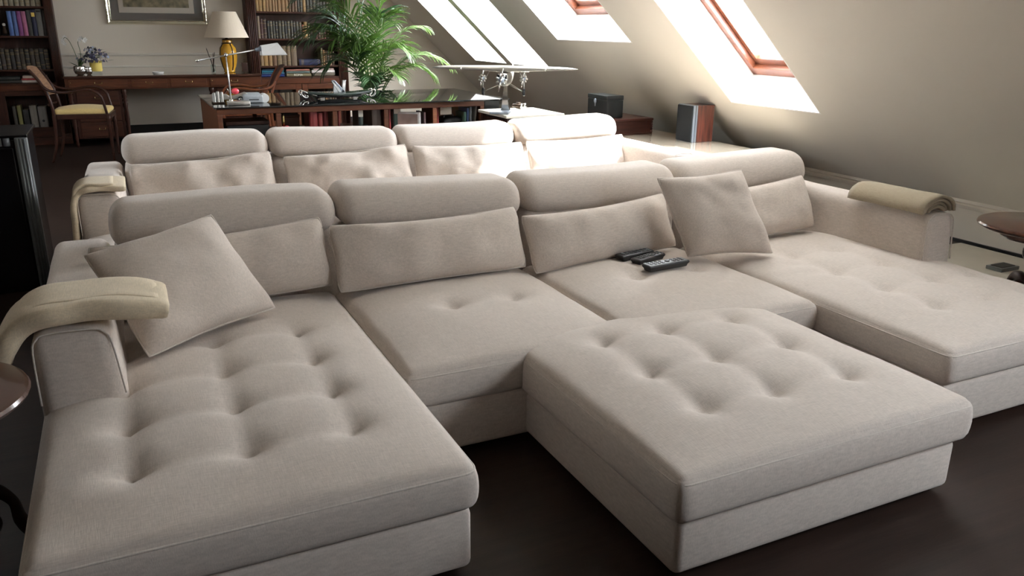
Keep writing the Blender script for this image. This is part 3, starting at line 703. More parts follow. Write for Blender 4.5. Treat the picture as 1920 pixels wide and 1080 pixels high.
# ------------------------------------------------------------------ bookcases
BY = 10.84                                   # plane of the bookcase fronts
def bookcase(name, label, x0, x1, shelves, ztop, cab_top, doors, pil=.12, niche=None):
    t = thing(name, label, 'bookcase', ((x0+x1)/2, BY, 0)); cx = (x0+x1)/2
    h = (x1-x0)/2; D = YB-.03-BY
    def B(nm, mt, *a, parent=t, bev=.003):
        b = MB(); b.box(*a); return b.build(nm, mt, parent, bevel=bev)
    B('side_panel', 'mahogany', -h, -h+.03, 0, D, 0, ztop); B('side_panel', 'mahogany', h-.03, h, 0, D, 0, ztop)
    B('back_panel', 'walnut_dark', -h+.03, h-.03, D-.015, D, 0, ztop)
    B('plinth', 'mahogany_long', -h, h, -.02, D, 0, .09)
    B('cornice', 'mahogany_long', -h-.03, h+.03, -.04, D, ztop, ztop+.06)
    for s in (-1, 1):
        xa, xb = sorted((s*h, s*(h-pil)))
        p = B('pilaster', 'mahogany', xa, xb, -.012, .03, .09, ztop)
        n = 5; wd = (xb-xa-.016)/n
        for k in range(n):
            b = MB(); xx = xa+.008+wd*(k+.5); b.tube([(xx, -.012, .12), (xx, -.012, ztop-.04)], wd*.42, 8); b.build('reed', 'mahogany', p, smooth=True)
    for z in shelves:
        B('shelf', 'mahogany_long', -h+.03, h-.03, .005, D-.015, z-.022, z)
    # cupboard below
    xi0, xi1 = -h+pil, h-pil
    B('cupboard_rail', 'mahogany_warm_lit', xi0, xi1, -.004, .02, cab_top-.085, cab_top-.022)
    B('cupboard_floor', 'mahogany_long', -h+.03, h-.03, .005, D-.015, .09, .11)
    if doors:
        wd = (xi1-xi0)/2
        for k in range(2):
            a, c = xi0+wd*k+.004, xi0+wd*(k+1)-.004; z0, z1 = .10, cab_top-.09
            d = None
            b = MB(); f = .075
            b.box(a, a+f, -.006, .016, z0, z1); b.box(c-f, c, -.006, .016, z0, z1); b.box(a+f, c-f, -.006, .016, z1-f*.9, z1); b.box(a+f, c-f, -.006, .016, z0, z0+f)
            d = b.build('door', 'mahogany_warm_lit', t, bevel=.004)
            b = MB(); b.box(a+f, c-f, .004, .007, z0+f, z1-f*.9); b.build('pane', 'cabinet_glass', d)
            b = MB(); b.ball((c-f/2 if k == 0 else a+f/2, -.016, (z0+z1)/2), .011); b.build('knob', 'brass', d, smooth=True)
    elif niche:
        n0, n1, z0, z1 = [niche[0]-cx, niche[1]-cx, niche[2], niche[3]]
        B('cupboard_panel', 'mahogany', xi0, n0, -.004, .016, .09, cab_top-.085)
        B('cupboard_panel', 'mahogany', n1, xi1, -.004, .016, .09, cab_top-.085)
        B('cupboard_panel', 'mahogany_long', n0, n1, -.004, .016, z1, cab_top-.085); B('cupboard_panel', 'mahogany_long', n0, n1, -.004, .016, .09, z0)
        B('shelf', 'mahogany_long', n0-.02, n1+.02, .016, D-.015, z0-.02, z0)
    return t
RS = [1.517, 1.193, .860, .722]
bookcase('bookcase', 'mahogany bookcase of leather-bound books behind the palm', 1.535, 2.775, RS, 2.18, .722, True)
LS = [1.530, 1.214, .850, .700]
bookcase('bookcase', 'dark bookcase at the left edge beside the cane chair', -1.78, -.56, LS, 2.18, .700, False, pil=.085, niche=(-1.17, -.72, .20, .56))

BOOKC = {}
def bookmat(c, rough=.5):
    k = tuple(round(x, 3) for x in c)
    if k not in BOOKC:
        nm = 'book_cover_%d' % len(BOOKC); mat(nm, c, rough, var=.22, scale=14, stretch=(1, 1, .4)); BOOKC[k] = nm
    return BOOKC[k]
def book_mesh(b, w, h, d, bands=True, label=False):
    """spine faces -y, stands on z=0, centred on x"""
    n = 4; tk = min(.004, w*.12)
    pr = [(-w/2, .006)]+[(w/2*math.sin(R(-90+180*i/n)), .006-.010*math.cos(R(-90+180*i/n))) for i in range(1, n)]+[(w/2, .006)]
    # spine shell + boards
    b.cur = 0
    b.prism(pr+[(w/2-tk, .010), (-w/2+tk, .010)], 'z', 0, h)
    b.box(-w/2, -w/2+tk, .006, d, 0, h); b.box(w/2-tk, w/2, .006, d, 0, h)
    b.cur = 1; b.box(-w/2+tk, w/2-tk, .008, d-.006, .004, h-.005)
    b.cur = 2
    if bands:
        for f in bands:
            z = f*h; q = [(p[0]*1.03, p[1]-.0012) for p in pr]
            b.prism(q+[(w/2, .008), (-w/2, .008)], 'z', z, z+.006)
    b.cur = 0
def book(x, y, z, w, h, d, c, label, group, rz=0.0, lean=0.0, bands=(.12, .3, .72, .88), bandmat='gold_leaf', name='book', lying=False):
    b = MB()
    if lying:     # spine towards the room, flat on its side; x centre, w = thickness, h = length
        b.M = Matrix.Translation((0, 0, w/2)) @ Euler((0, R(90), 0)).to_matrix().to_4x4() @ Matrix.Translation((0, 0, -h/2))
    book_mesh(b, w, h, d, bands)
    o = b.build(name, [bookmat(c), 'paper_page', bandmat])
    o.location = (x, y, z); o.rotation_euler = (0, lean, rz)
    return tag(o, label, 'book', group)

TAN = (.30, .17, .07); GOLDT = (.36, .21, .075); BRN = (.15, .075, .035); DBRN = (.065, .035, .022); OLV = (.060, .052, .036); BLK = (.022, .019, .017); RED = (.13, .03, .025)
def row(x0, specs, z, where, group, y=BY+.035, gap=.002, dep=.17, cname=None):
    x = x0; out = []
    for i, (w, h, c, nmn) in enumerate(specs):
        out.append(book(x+w/2, y+random.uniform(0, .012), z+.0005, w, h, dep, c, '%s, %s from left on %s' % (nmn, ordinal(i), where), group,
                        bands=[(.12, .3, .72, .88), (.2, .78), (.1, .25, .5, .75, .9), (.72, .8)][i % 4]))
        x += w+gap
    return out
random.seed(11)
sp = []
for i in range(24):
    c, n = ((GOLDT, 'tan leather book') if i < 3 else (TAN, 'light brown leather book') if i < 10 else (BRN, 'brown leather book') if i < 13 else (OLV, 'olive cloth book') if i != 15 else (GOLDT, 'tan leather book'))
    sp.append((.036+random.uniform(-.006, .010), .235+random.uniform(-.02, .02), c, n))
row(1.662, sp, RS[0], 'top visible shelf of right bookcase', 'books on the top shelf of the right bookcase')
sp = [(.034, .268, (.21, .15, .10), 'tall pale brown book'), (.036, .232, (.07, .028, .022), 'dark red-brown leather book'), (.042, .236, (.055, .028, .022), 'dark red-brown leather book')]
for i in range(12): sp.append((.034+random.uniform(-.003, .006), .208+random.uniform(-.006, .010), (OLV if i % 3 else BLK), 'dark olive gilt-lettered book'))
sp += [(.022, .17, (.28, .08, .03), 'thin orange-brown book'), (.044, .205, GOLDT, 'tan leather book'), (.026, .19, (.10, .09, .03), 'thin green-gold book')]
for i in range(7): sp.append((.033, .16+random.uniform(-.01, .02), [DBRN, BRN, RED][i % 3], 'small brown book behind palm'))
row(1.662, sp, RS[1], 'dark book shelf of right bookcase', 'books on the second shelf of the right bookcase')
sp = [(.044, .185, (.24, .15, .075), 'light brown ribbed book'), (.056, .185, GOLDT, 'tan ribbed book'), (.048, .185, TAN, 'light brown ribbed book'), (.052, .195, BRN, 'brown ribbed book'),
      (.064, .243, (.17, .115, .06), 'tall brown ribbed book'), (.060, .243, (.15, .10, .055), 'tall brown ribbed book'), (.050, .243, (.15, .10, .055), 'tall brown ribbed book'), (.074, .243, (.14, .095, .055), 'widest tall brown ribbed book')]
row(1.664, sp, RS[2], 'third shelf of right bookcase', 'ribbed books on the third shelf of the right bookcase')
book(2.285, BY+.03, RS[2]+.0005, .075, .27, .19, (.012, .016, .055), 'thick navy book lying flat on the third shelf of right bookcase', 'lying books in the right bookcase', lying=True, bands=(.12, .18, .9))
sp = [(.026, .215, (.14, .12, .05), 'thin olive book'), (.024, .19, TAN, 'thin tan book'), (.024, .175, BRN, 'thin brown book'), (.03, .18, OLV, 'thin dark green book'), (.03, .17, BRN, 'thin brown book'), (.03, .17, DBRN, 'thin dark brown book')]
row(2.435, sp, RS[2], 'right end of third shelf behind palm', 'thin books at the right end of the third shelf')
def stack(xc, z, specs, where, group, y=BY+.03):
    for i, (th, L, c, nmn) in enumerate(specs):
        book(xc+random.uniform(-.006, .006), y+random.uniform(0, .01), z+.0005, th, L, .18, c, nmn+', '+['bottom', 'second', 'third', 'top'][i]+' of '+where, group, lying=True, bands=False); z += th+.001
stack(1.81, RS[3], [(.034, .29, (.012, .03, .14), 'deep blue book'), (.022, .285, (.03, .10, .16), 'blue-green book'), (.022, .27, (.02, .16, .22), 'turquoise book'), (.016, .27, (.03, .05, .09), 'thin slate book')], 'the blue stack under the third shelf', 'lying books in the right bookcase')
stack(2.135, RS[3], [(.040, .315, (.16, .13, .065), 'olive book lettered in white'), (.026, .30, (.10, .14, .13), 'grey-green book'), (.026, .30, (.34, .13, .085), 'salmon book')], 'the middle stack under the third shelf', 'lying books in the right bookcase')
stack(2.46, RS[3], [(.040, .29, (.11, .085, .055), 'brown book'), (.034, .30, (.62, .56, .52), 'white book'), (.024, .27, (.45, .32, .29), 'pale pink book')], 'the right stack under the third shelf', 'lying books in the right bookcase')
# lettering on the olive book's spine
def lettering(text, size, loc, rot, matname, parent=None, name='lettering', depth=.0008):
    cu = bpy.data.curves.new(name, 'FONT'); cu.body = text; cu.size = size; cu.extrude = depth; cu.align_x = 'CENTER'; cu.align_y = 'CENTER'
    tmp = bpy.data.objects.new('tmp', cu); col.objects.link(tmp); bpy.context.view_layer.update()
    me = bpy.data.meshes.new_from_object(tmp.evaluated_get(bpy.context.evaluated_depsgraph_get())); bpy.data.objects.remove(tmp); bpy.data.curves.remove(cu)
    me.materials.clear(); me.materials.append(MAT[matname]); me.name = name
    o = bpy.data.objects.new(name, me); col.objects.link(o); o.location = loc; o.rotation_euler = rot
    if parent: o.parent = parent
    return o
ro = [o for o in bpy.data.objects if o.get('label', '').startswith('olive book lettered')][0]
lettering('ROMA', .040, (-.01, -.0055, .020), (R(90), 0, 0), 'ink_white', ro)
sp = [(.030+random.uniform(-.003, .004), .20+random.uniform(-.008, .008), (OLV if i % 2 else BLK), 'dark book behind glass') for i in range(11)]
row(1.70, sp, .30, 'shelf behind left cupboard door', 'books behind the cupboard doors', y=BY+.05)
bk = [o for o in bpy.data.objects if o.name.startswith('bookcase') and o.type == 'EMPTY']
b = MB(); b.box(-.59, .59, .03, YB-.05-BY, .278, .300); b.build('shelf', 'mahogany_long', bk[0])
# left bookcase rows (only the right part shows)
sp = [(.046, .24, (.30, .26, .18), 'cream-spined book') for i in range(9)]
row(-1.135, sp, LS[0], 'top visible shelf of left bookcase', 'cream books on the top shelf of the left bookcase', gap=.006)
sp = [(.040, .22, DBRN, 'dark brown book'), (.040, .205, BLK, 'black book')]
row(-1.20, sp, LS[1], 'shelf left of figurine in left bookcase', 'books beside the figurine')
x = -1.022
for i, (wd, hh, c, nmn) in enumerate([(.046, .262, (.08, .16, .40), 'bright blue book'), (.042, .262, (.07, .12, .30), 'deeper blue book'), (.044, .262, (.23, .055, .20), 'purple book'), (.044, .262, (.42, .13, .24), 'pink book'),
                                      (.044, .275, (.055, .055, .05), 'charcoal book'), (.044, .280, (.025, .03, .075), 'navy book with a yellow patch'), (.060, .285, (.20, .20, .19), 'tall grey book'), (.030, .275, (.04, .035, .03), 'thin dark book at the shelf end')]):
    o = book(x+wd/2, BY+.035, LS[1]+.0005, wd, hh, .17, c, nmn+' on second shelf of left bookcase', 'tall books on the second shelf of the left bookcase', bands=False)
    if 'yellow' in nmn: MB().box(-.017, .017, -.0065, .0, .205, .25).build('yellow_patch', 'yellow_paper', o)
    if 'grey' in nmn: MB().box(-.02, .02, -.0062, .0, .255, .272).build('title_patch', 'black_plastic', o)
    x += wd+.003
sp = [(.045, .225+random.uniform(-.006, .006), [BLK, (.035, .022, .015), (.05, .034, .02)][i % 3], 'dark gilt-banded book') for i in range(11)]
row(-1.20, sp, LS[2], 'third shelf of left bookcase', 'dark leather books on the third shelf of the left bookcase', gap=.003)
stack(-1.09, LS[3], [(.030, .22, (.05, .05, .045), 'dark grey book'), (.040, .20, (.03, .035, .03), 'black book')], 'the dark stack in left bookcase', 'lying books in the left bookcase')
stack(-.85, LS[3], [(.030, .26, (.55, .50, .44), 'white book'), (.018, .26, (.42, .06, .06), 'thin red book'), (.030, .24, (.50, .42, .34), 'cream book')], 'the white and red stack in left bookcase', 'lying books in the left bookcase')
x = -1.13
for i, (wd, hh, c, nmn) in enumerate([(.035, .24, (.05, .04, .03), 'dark brown binder'), (.040, .25, (.20, .18, .06), 'olive yellow binder'), (.060, .20, BLK, 'black binder'), (.070, .245, (.30, .27, .23), 'pale grey box file'), (.085, .23, (.22, .20, .18), 'grey box file with finger hole')]):
    o = book(x+wd/2, BY+.05, .2005, wd, hh, .19, c, nmn+' in the open niche of left bookcase', 'files in the left bookcase niche', bands=False, name='binder')
    if 'hole' in nmn:
        b = MB(); b.M = Matrix.Translation((0, -.004, .07)) @ Euler((R(90), 0, 0)).to_matrix().to_4x4(); b.lathe([(.014, 0), (.014, .003)], 14); b.build('finger_hole', 'black_plastic', o)
    x += wd+.012
t = thing('figurine', 'small seated figurine beside the blue books', 'figurine', (-1.065, BY+.07, LS[1]))
MB().rbox(-.03, .03, -.025, .025, 0, .018, .004).build('pedestal', 'black_lacquer', t)
b = MB(); b.lathe([(.024, .018), (.030, .03), (.028, .055), (.018, .075), (.022, .09), (.012, .105)], 14); b.build('body', 'dark_bronze', t, smooth=True)
b = MB(); b.ball((0, -.004, .118), .018); b.build('head', 'porcelain', t, smooth=True)

# ------------------------------------------------------------------ writing desk on the back wall
DX0, DX1, DXN, DY0, DZ = -.548, 1.600, 1.528, 10.455, .790
t = thing('writing_desk', 'long mahogany pedestal desk with glass top against the back wall', 'desk', (.5, 10.75, 0))
o = Vector((.5, 10.75, 0)); T = Matrix.Translation(-o)
def D(nm, mt, *a, parent=t, bev=.003):
    b = MB(); b.M = T; b.box(*a); return b.build(nm, mt, parent, bevel=bev)
b = MB(); b.M = T; b.prism([(DX0, DY0-.02), (DX1, DY0-.02), (DX1, BY-.05), (DXN, BY-.05), (DXN, YB-.03), (DX0, YB-.03)], 'z', DZ-.028, DZ-.006); b.build('desk_top', 'mahogany_long', t, bevel=.003)
b = MB(); b.M = T; b.prism([(DX0+.012, DY0-.008), (DX1-.012, DY0-.008), (DX1-.012, BY-.055), (DXN-.01, BY-.055), (DXN-.01, YB-.035), (DX0+.012, YB-.035)], 'z', DZ-.006, DZ); b.build('glass_sheet', 'desk_glass', t)
D('apron', 'mahogany_warm_lit', DX0+.01, DX1-.01, DY0, DY0+.02, .640, DZ-.028)
def bail(parent, x, z, y=DY0-.012, w=.035):
    b = MB(); b.M = T; b.tube(spline([(x-w, y, z+.012), (x-w, y-.008, z-.008), (x, y-.010, z-.014), (x+w, y-.008, z-.008), (x+w, y, z+.012)], 5), .0028, 6); return b.build('handle', 'brass', parent, smooth=True)
for (a, c) in ((-.50, .10), (.14, .52), (.56, .96), (1.00, 1.55)):
    d = D('drawer', 'mahogany_warm_lit', a, c, DY0-.008, DY0+.004, .655, DZ-.04)
    bail(d, (a+c)/2, .712)
    b = MB(); b.M = T; b.ball((a+.02, DY0-.012, .715), .006); b.build('lock', 'brass', d, smooth=True)
for (a, c, yb) in ((-.525, .075, YB-.04), (.985, 1.575, BY-.06)):
    D('pedestal', 'mahogany', a+.05, c-.05, DY0+.03, yb, .09, .64)
    for k in range(3):
        d = D('drawer', 'mahogany_long', a+.085, c-.085, DY0+.018, DY0+.032, .11+.175*k, .27+.175*k)
        bail(d, (a+c)/2, .20+.175*k, DY0+.014, .03)
    for x in (a+.025, c-.025):
        b = MB(); b.M = T; b.lathe([(.012, 0), (.018, .03), (.014, .07), (.022, .10), (.017, .14), (.026, .30), (.022, .42), (.030, .47), (.020, .49), (.030, .51), (.020, .53), (.030, .55), (.022, .58), (.030, .60), (.030, .645)], 14, (x, DY0+.035, 0)); b.build('leg', 'chair_wood', t, smooth=True)

# things on the desk
t = thing('table_lamp', 'yellow glazed vase lamp with cream shade on the desk', 'lamp', (1.275, 10.80, DZ))
b = MB(); b.lathe([(.055, 0), (.070, .012), (.066, .03), (.085, .08), (.102, .16), (.106, .22), (.096, .29), (.068, .33), (.056, .345), (.060, .375), (.058, .385)], 28); v = b.build('vase', 'yellow_glaze', t, smooth=True)
for k in range(4):
    a = R(-65+90*k); b = MB(); b.tube([(r*math.cos(a), r*math.sin(a), z) for r, z in ((.068, .03), (.088, .08), (.105, .16), (.109, .22), (.099, .29), (.071, .33), (.060, .345))], .006, 6); b.build('cane_band', 'dark_bronze', v, smooth=True)
b = MB(); b.loop([(.061*math.cos(2*math.pi*i/24), .061*math.sin(2*math.pi*i/24), .348) for i in range(24)], .006); b.build('neck_band', 'dark_bronze', v, smooth=True)
b = MB(); b.lathe([(.060, .385), (.058, .395), (.018, .40), (.012, .45), (.008, .70)], 16); b.build('stem', 'dark_bronze', t, smooth=True)
b = MB(); n = 40; vs = []; fs = []
for i, (r, z) in enumerate([(.262, .415), (.135, .715), (.132, .715), (.258, .415)]):
    for k in range(n): vs.append((r*math.cos(2*math.pi*k/n), r*math.sin(2*math.pi*k/n), z))
for i in range(4):
    for k in range(n): fs.append((i*n+k, i*n+(k+1) % n, ((i+1) % 4)*n+(k+1) % n, ((i+1) % 4)*n+k))
b.add(vs, fs); b.build('lamp_shade', 'lamp_shade', t, auto=40)
b = MB()
for k in range(3):
    a = R(120*k); b.tube([(0, 0, .70), (.133*math.cos(a), .133*math.sin(a), .70)], .003, 5)
b.build('shade_carrier', 'brass', t)

def bowl(b, r, h, n=24):
    b.lathe([(r*.45, 0), (r*.8, h*.15), (r, h*.5), (r*.92, h*.9), (r*.88, h), (r*.84, h*.95), (r*.90, h*.5), (r*.3, h*.15), (.001, h*.13)], n)
def blossom(b, c, r, d, n=5):
    c = Vector(c); d = Vector(d).normalized(); u = d.orthogonal().normalized(); v = d.cross(u)
    for k in range(n):
        a = 2*math.pi*k/n; p = u*math.cos(a)+v*math.sin(a); q = u*math.cos(a+1.57)+v*math.sin(a+1.57)
        b.add([tuple(c), tuple(c+p*r*.6+q*r*.38+d*r*.15), tuple(c+p*r+d*r*.05), tuple(c+p*r*.6-q*r*.38+d*r*.15), tuple(c+p*r*.55-d*r*.10)], [(0, 1, 2, 3), (0, 3, 4), (0, 4, 1), (1, 4, 2), (2, 4, 3)])
def leafblade(b, p0, p1, w, droop=.0, up=Vector((0, 0, 1)), n=6):
    p0, p1 = Vector(p0), Vector(p1); d = p1-p0; s = d.cross(up); s = s.normalized() if s.length > 1e-5 else Vector((1, 0, 0)); vs = []; fs = []
    for i in range(n+1):
        t_ = i/n; c = p0+d*t_-Vector((0, 0, 1))*droop*t_*t_; wd = w*math.sin(math.pi*(.08+.92*t_)**.8)*.5 if i < n else .0005
        wd = max(wd, .0006)
        N = up*.12*wd
        vs += [tuple(c-s*wd+N), tuple(c-N*2), tuple(c+s*wd+N)]
    for i in range(n):
        for k in range(2): a = i*3+k; fs.append((a, a+1, a+4, a+3))
    b.add(vs, fs)
random.seed(3)
t = thing('orchid_bowl', 'silver bowl of white orchids at the left end of the desk', 'plant', (-.372, 10.70, DZ))
b = MB(); bowl(b, .068, .10); b.build('bowl', 'silver', t, smooth=True)
b = MB()
for s in (spline([(0, 0, .09), (-.02, 0, .22), (-.06, 0, .36), (-.10, -.01, .41), (-.125, -.01, .385)], 5), spline([(.02, 0, .09), (.03, .01, .25), (.02, 0, .36), (.06, -.01, .40), (.10, 0, .39)], 5)): b.tube(s, .0032, 6)
b.build('stem', 'leaf_green', t, smooth=True)
for c in [(-.125, -.015, .385), (-.115, -.02, .345), (-.105, -.01, .415), (-.13, 0, .36), (.06, -.02, .405), (.10, -.01, .39), (.085, -.02, .375), (.04, -.01, .385)]:
    b = MB(); blossom(b, c, .026, (random.uniform(-.4, .4), -1, random.uniform(-.3, .4))); b.build('blossom', 'petal_white', t)
for p1, w_ in [((-.10, -.03, .155), .05), ((.06, -.05, .17), .045), ((-.13, -.01, .075), .03), ((.02, .06, .20), .04), ((.05, .02, .22), .04)]:
    b = MB(); leafblade(b, (0, 0, .085), p1, w_, .01); b.build('leaf', 'leaf_green', t, smooth=True)
t = thing('silver_cup', 'small silver cup between the orchid bowl and the yellow pot', 'cup', (-.285, 10.715, DZ))
b = MB(); bowl(b, .040, .085); b.build('cup', 'silver', t, smooth=True); b = MB(); b.loop([(.036*math.cos(a), .036*math.sin(a), .084) for a in [2*math.pi*i/20 for i in range(20)]], .003); b.build('rim', 'silver', t, smooth=True)
t = thing('flower_pot', 'yellow pot of dark violet and blue flowers on the desk', 'plant', (-.205, 10.80, DZ))
b = MB(); b.lathe([(.055, .0), (.060, .01), (.045, .02), (.045, .03), (.062, .035)], 20); b.build('glass_stand', 'clear_glass', t, smooth=True)
b = MB(); b.lathe([(.060, .035), (.064, .045), (.066, .145), (.062, .15), (.058, .145), (.05, .14)], 24); b.build('pot', 'yellow_paper', t, auto=40)
for nm, mt, nn, rr in (('leaf_cluster', 'leaf_green', 130, .03), ('violet_flowers', 'petal_violet', 60, .022), ('blue_flowers', 'petal_blue', 12, .020)):
    b = MB()
    for k in range(nn):
        a = random.uniform(0, 6.28); el = random.uniform(.1, 1.45); rad = random.uniform(.07, .16)
        c = Vector((math.cos(a)*math.cos(el)*rad*1.35-.02, math.sin(a)*math.cos(el)*rad, .13+math.sin(el)*rad*1.15))
        if nm == 'leaf_cluster': leafblade(b, c-Vector((math.cos(a), math.sin(a), .4))*.03, c+Vector((math.cos(a), math.sin(a), .1))*.03, .022, .01, n=3)
        else: blossom(b, c, rr*random.uniform(.7, 1.1), (math.cos(a), math.sin(a)-.6, .5))
    o2 = b.build(nm, mt, t)
    o2['kind'] = 'stuff'
t = thing('ashtray', 'small white porcelain dish in the middle of the desk', 'dish', (.445, 10.60, DZ))
b = MB(); b.lathe([(.045, 0), (.058, .006), (.064, .026), (.060, .027), (.052, .010), (.001, .008)], 28); b.build('dish', 'porcelain', t, auto=50)
b = MB(); b.loop([(.062*math.cos(a), .062*math.sin(a), .0275) for a in [2*math.pi*i/28 for i in range(28)]], .003); b.build('rim', 'porcelain', t, smooth=True)
t = thing('pencil_glass', 'clear glass holding dark pencils beside the yellow lamp', 'pen holder', (1.075, 10.70, DZ))
b = MB(); b.lathe([(.028, 0), (.030, .10), (.028, .10), (.026, .006), (.001, .006)], 20); b.build('tumbler', 'clear_glass', t, auto=50)
for (dx, dy, h_) in ((-.055, .0, .30), (.012, -.01, .24), (.03, .01, .25), (-.02, .015, .20)):
    b = MB(); b.tube([(-dx*.3, -dy, .010), (dx, dy, h_-.02), (dx*1.05, dy, h_)], [.0045, .0045, .001], 6); b.build('pencil', 'dark_bronze', t, smooth=True)
t = thing('easel_frame', 'small dark easel frame right of the yellow lamp', 'picture', (1.455, 10.72, DZ))
b = MB(); b.tube([(-.045, 0, 0), (-.012, .03, .16), (.025, 0, 0)], .003, 6); b.tube([(-.012, .03, .16), (-.01, .09, .002)], .003, 6); b.build('easel', 'dark_bronze', t, smooth=True)
b = MB(); b.M = Euler((R(-12), 0, 0)).to_matrix().to_4x4(); b.rbox(-.04, .03, -.006, .004, .012, .12, .002); b.build('plaque', 'walnut_dark', t)

# picture on the back wall: bevelled mirror frame, mount, print, glass
t = thing('framed_picture', 'picture in a gilt mirrored frame on the back wall', 'picture', (.54, YB, 1.345))
W2, HH, fr = .565, .72, .055
for nm, q in (('frame_bar', 'b'), ('frame_bar', 't'), ('frame_bar', 'l'), ('frame_bar', 'r')):
    b = MB()
    prof = [(0, -.004), (.012, -.038), (.03, -.030), (.045, -.034), (fr, -.016), (fr, -.004)]
    vs = []; 
    for (d_, y_) in prof:
        if q == 'b': vs += [(-W2+d_, y_, d_), (W2-d_, y_, d_)]
        if q == 't': vs += [(-W2+d_, y_, HH-d_), (W2-d_, y_, HH-d_)]
        if q == 'l': vs += [(-W2+d_, y_, d_), (-W2+d_, y_, HH-d_)]
        if q == 'r': vs += [(W2-d_, y_, d_), (W2-d_, y_, HH-d_)]
    m = len(prof); fs = [(2*i, 2*i+1, 2*((i+1) % m)+1, 2*((i+1) % m)) for i in range(m)]+[tuple(range(0, 2*m, 2)), tuple(range(1, 2*m, 2))]
    b.add(vs, fs); b.build(nm, 'gilt_mirror', t, auto=50)
MB().box(-W2+fr-.002, W2-fr+.002, -.012, -.004, fr-.002, HH-fr+.002).build('mirror_border', 'mirror_mat', t)
MB().box(-W2+.145, W2-.145, -.016, -.0125, .135, HH-.135).build('mount', 'picture_mount', t)
MB().box(-W2+.20, W2-.20, -.019, -.0165, .20, HH-.20).build('print', 'picture_print', t)
MB().box(-W2+fr, W2-fr, -.026, -.023, fr, HH-fr).build('glass', 'window_glass', t)

# ------------------------------------------------------------------ cane armchairs
def armchair(label, loc, rz, wood, cane):
    t = thing('armchair', label, 'chair', loc, rz, 'cane-backed armchairs by the desks')
    # front legs (turned), continuing up into the arms; chair faces +x
    for s in (-1, 1):
        y = .235*s
        b = MB(); pr = [(.010, 0), (.013, .02), (.010, .05), (.016, .07), (.012, .09), (.020, .28), (.016, .34), (.023, .36), (.016, .38), (.024, .42), (.024, .47)]
        b.lathe(pr, 12, (.25, y, 0)); b.build('leg', wood, t, smooth=True)
        b = MB(); b.tube(spline([(-.245, y*.9, .47), (-.25, y*.9, .35), (-.265, y*.92, .18), (-.32, y*.95, 0)], 5), [.020-.0005*i for i in range(16)], 10); b.build('leg', wood, t, smooth=True)
        b = MB(); b.tube(spline([(-.245, y*.9, .46), (-.25, y*.9, .56), (-.275, y*.9, .68), (-.325, y*.92, .80), (-.40, y*.95, .915)], 5), [.016]*21, 8); b.build('back_stile', wood, t, smooth=True)
        b = MB(); b.tube(spline([(-.315, y*.93, .775), (-.25, y*1.0, .715), (-.12, y*1.10, .695), (.04, y*1.14, .715), (.145, y*1.12, .705), (.205, y*1.07, .655), (.225, y*1.03, .58), (.245, y, .46)], 5), .0135, 8); b.build('arm', wood, t, smooth=True)
    # cane panel curving with the stiles
    b = MB(); vs = []; fs = []; n = 10
    prof = [(-.262, .655), (-.285, .72), (-.325, .80), (-.362, .86), (-.402, .925)]
    for k, (x, z) in enumerate(prof):
        for i in range(n+1):
            u = i/n*2-1; vs.append((x-.030*(1-u*u), u*.215, z+(.02 if k == len(prof)-1 else 0)*(1-u*u)))
    m = len(vs); vs += [(p[0]-.012, p[1], p[2]) for p in vs]
    for k in range(len(prof)-1):
        for i in range(n):
            a = k*(n+1)+i; fs.append((a, a+1, a+n+2, a+n+1)); fs.append((a+m, a+n+1+m, a+n+2+m, a+1+m))
    L = len(prof)-1
    for i in range(n): fs.append((i, i+m, i+1+m, i+1)); a = L*(n+1)+i; fs.append((a, a+1, a+1+m, a+m))
    for k in range(L):
        for i in (0, n): a = k*(n+1)+i; fs.append((a, a+n+1, a+n+1+m, a+m))
    b.add(vs, fs); b.build('cane_back', cane, t, smooth=True)
    b = MB(); b.tube([(-.272-.03*(1-u*u), u*.205, .565) for u in [i/8*2-1 for i in range(9)]], .011, 8); b.build('back_rail', wood, t, smooth=True)
    b = MB(); b.prism([(-.265, -.20), (-.265, .20), (.24, .255), (.275, .20), (.275, -.20), (.24, -.255)], 'z', .425, .475); b.build('seat_rail', wood, t, bevel=.006)
    def fn(x, y, z, n_):
        k = (x+.25)/.5; return (x, y*(.82+.18*k), z+(.036*(1-(x/.27)**2)*(1-(y/.25)**2) if z > .48 else 0))
    b = MB(); b.rbox(-.255, .262, -.238, .238, .472, .520, .022, n=4, step=.04, fn=fn); b.build('seat_cushion', 'seat_yellow', t, smooth=True)
    return t
armchair('cane-backed armchair with yellow seat at the left end of the desk', (-.355, 9.56, 0), R(-6), 'chair_wood', 'cane')
armchair('dark-backed armchair turned away between desk and glass-topped table', (1.235, 9.35, 0), R(176), 'chair_wood_lit', 'cane_dark')

# ------------------------------------------------------------------ glass-topped library table
TX0, TX1, TY0, TY1, TZ = .665, 3.27, 6.90, 8.28, .722
t = thing('library_table', 'long wooden shelf table with black glass top behind the rear sofa', 'table', (2.0, 7.55, 0))
T = Matrix.Translation((-2.0, -7.55, 0))
def G(nm, mt, *a, parent=t, bev=.004):
    b = MB(); b.M = T; b.box(*a); return b.build(nm, mt, parent, bevel=bev)
G('glass_top', 'black_glass', TX0, TX1, TY0-.02, TY1, TZ-.012, TZ, bev=.002)
TXR = 3.02
G('front_rail', 'table_wood', TX0+.02, TXR, TY0, TY0+.03, TZ-.060, TZ-.013); G('back_rail', 'table_wood', TX0+.02, TXR, TY1-.05, TY1-.02, TZ-.060, TZ-.013)
for x in (.705, 1.165, 1.635, 2.085, 2.535, 3.00):
    G('upright', 'table_wood', x-.020, x+.020, TY0, TY0+.03, 0.06, TZ-.060); G('upright', 'table_wood', x-.020, x+.020, TY1-.05, TY1-.02, 0.06, TZ-.060)
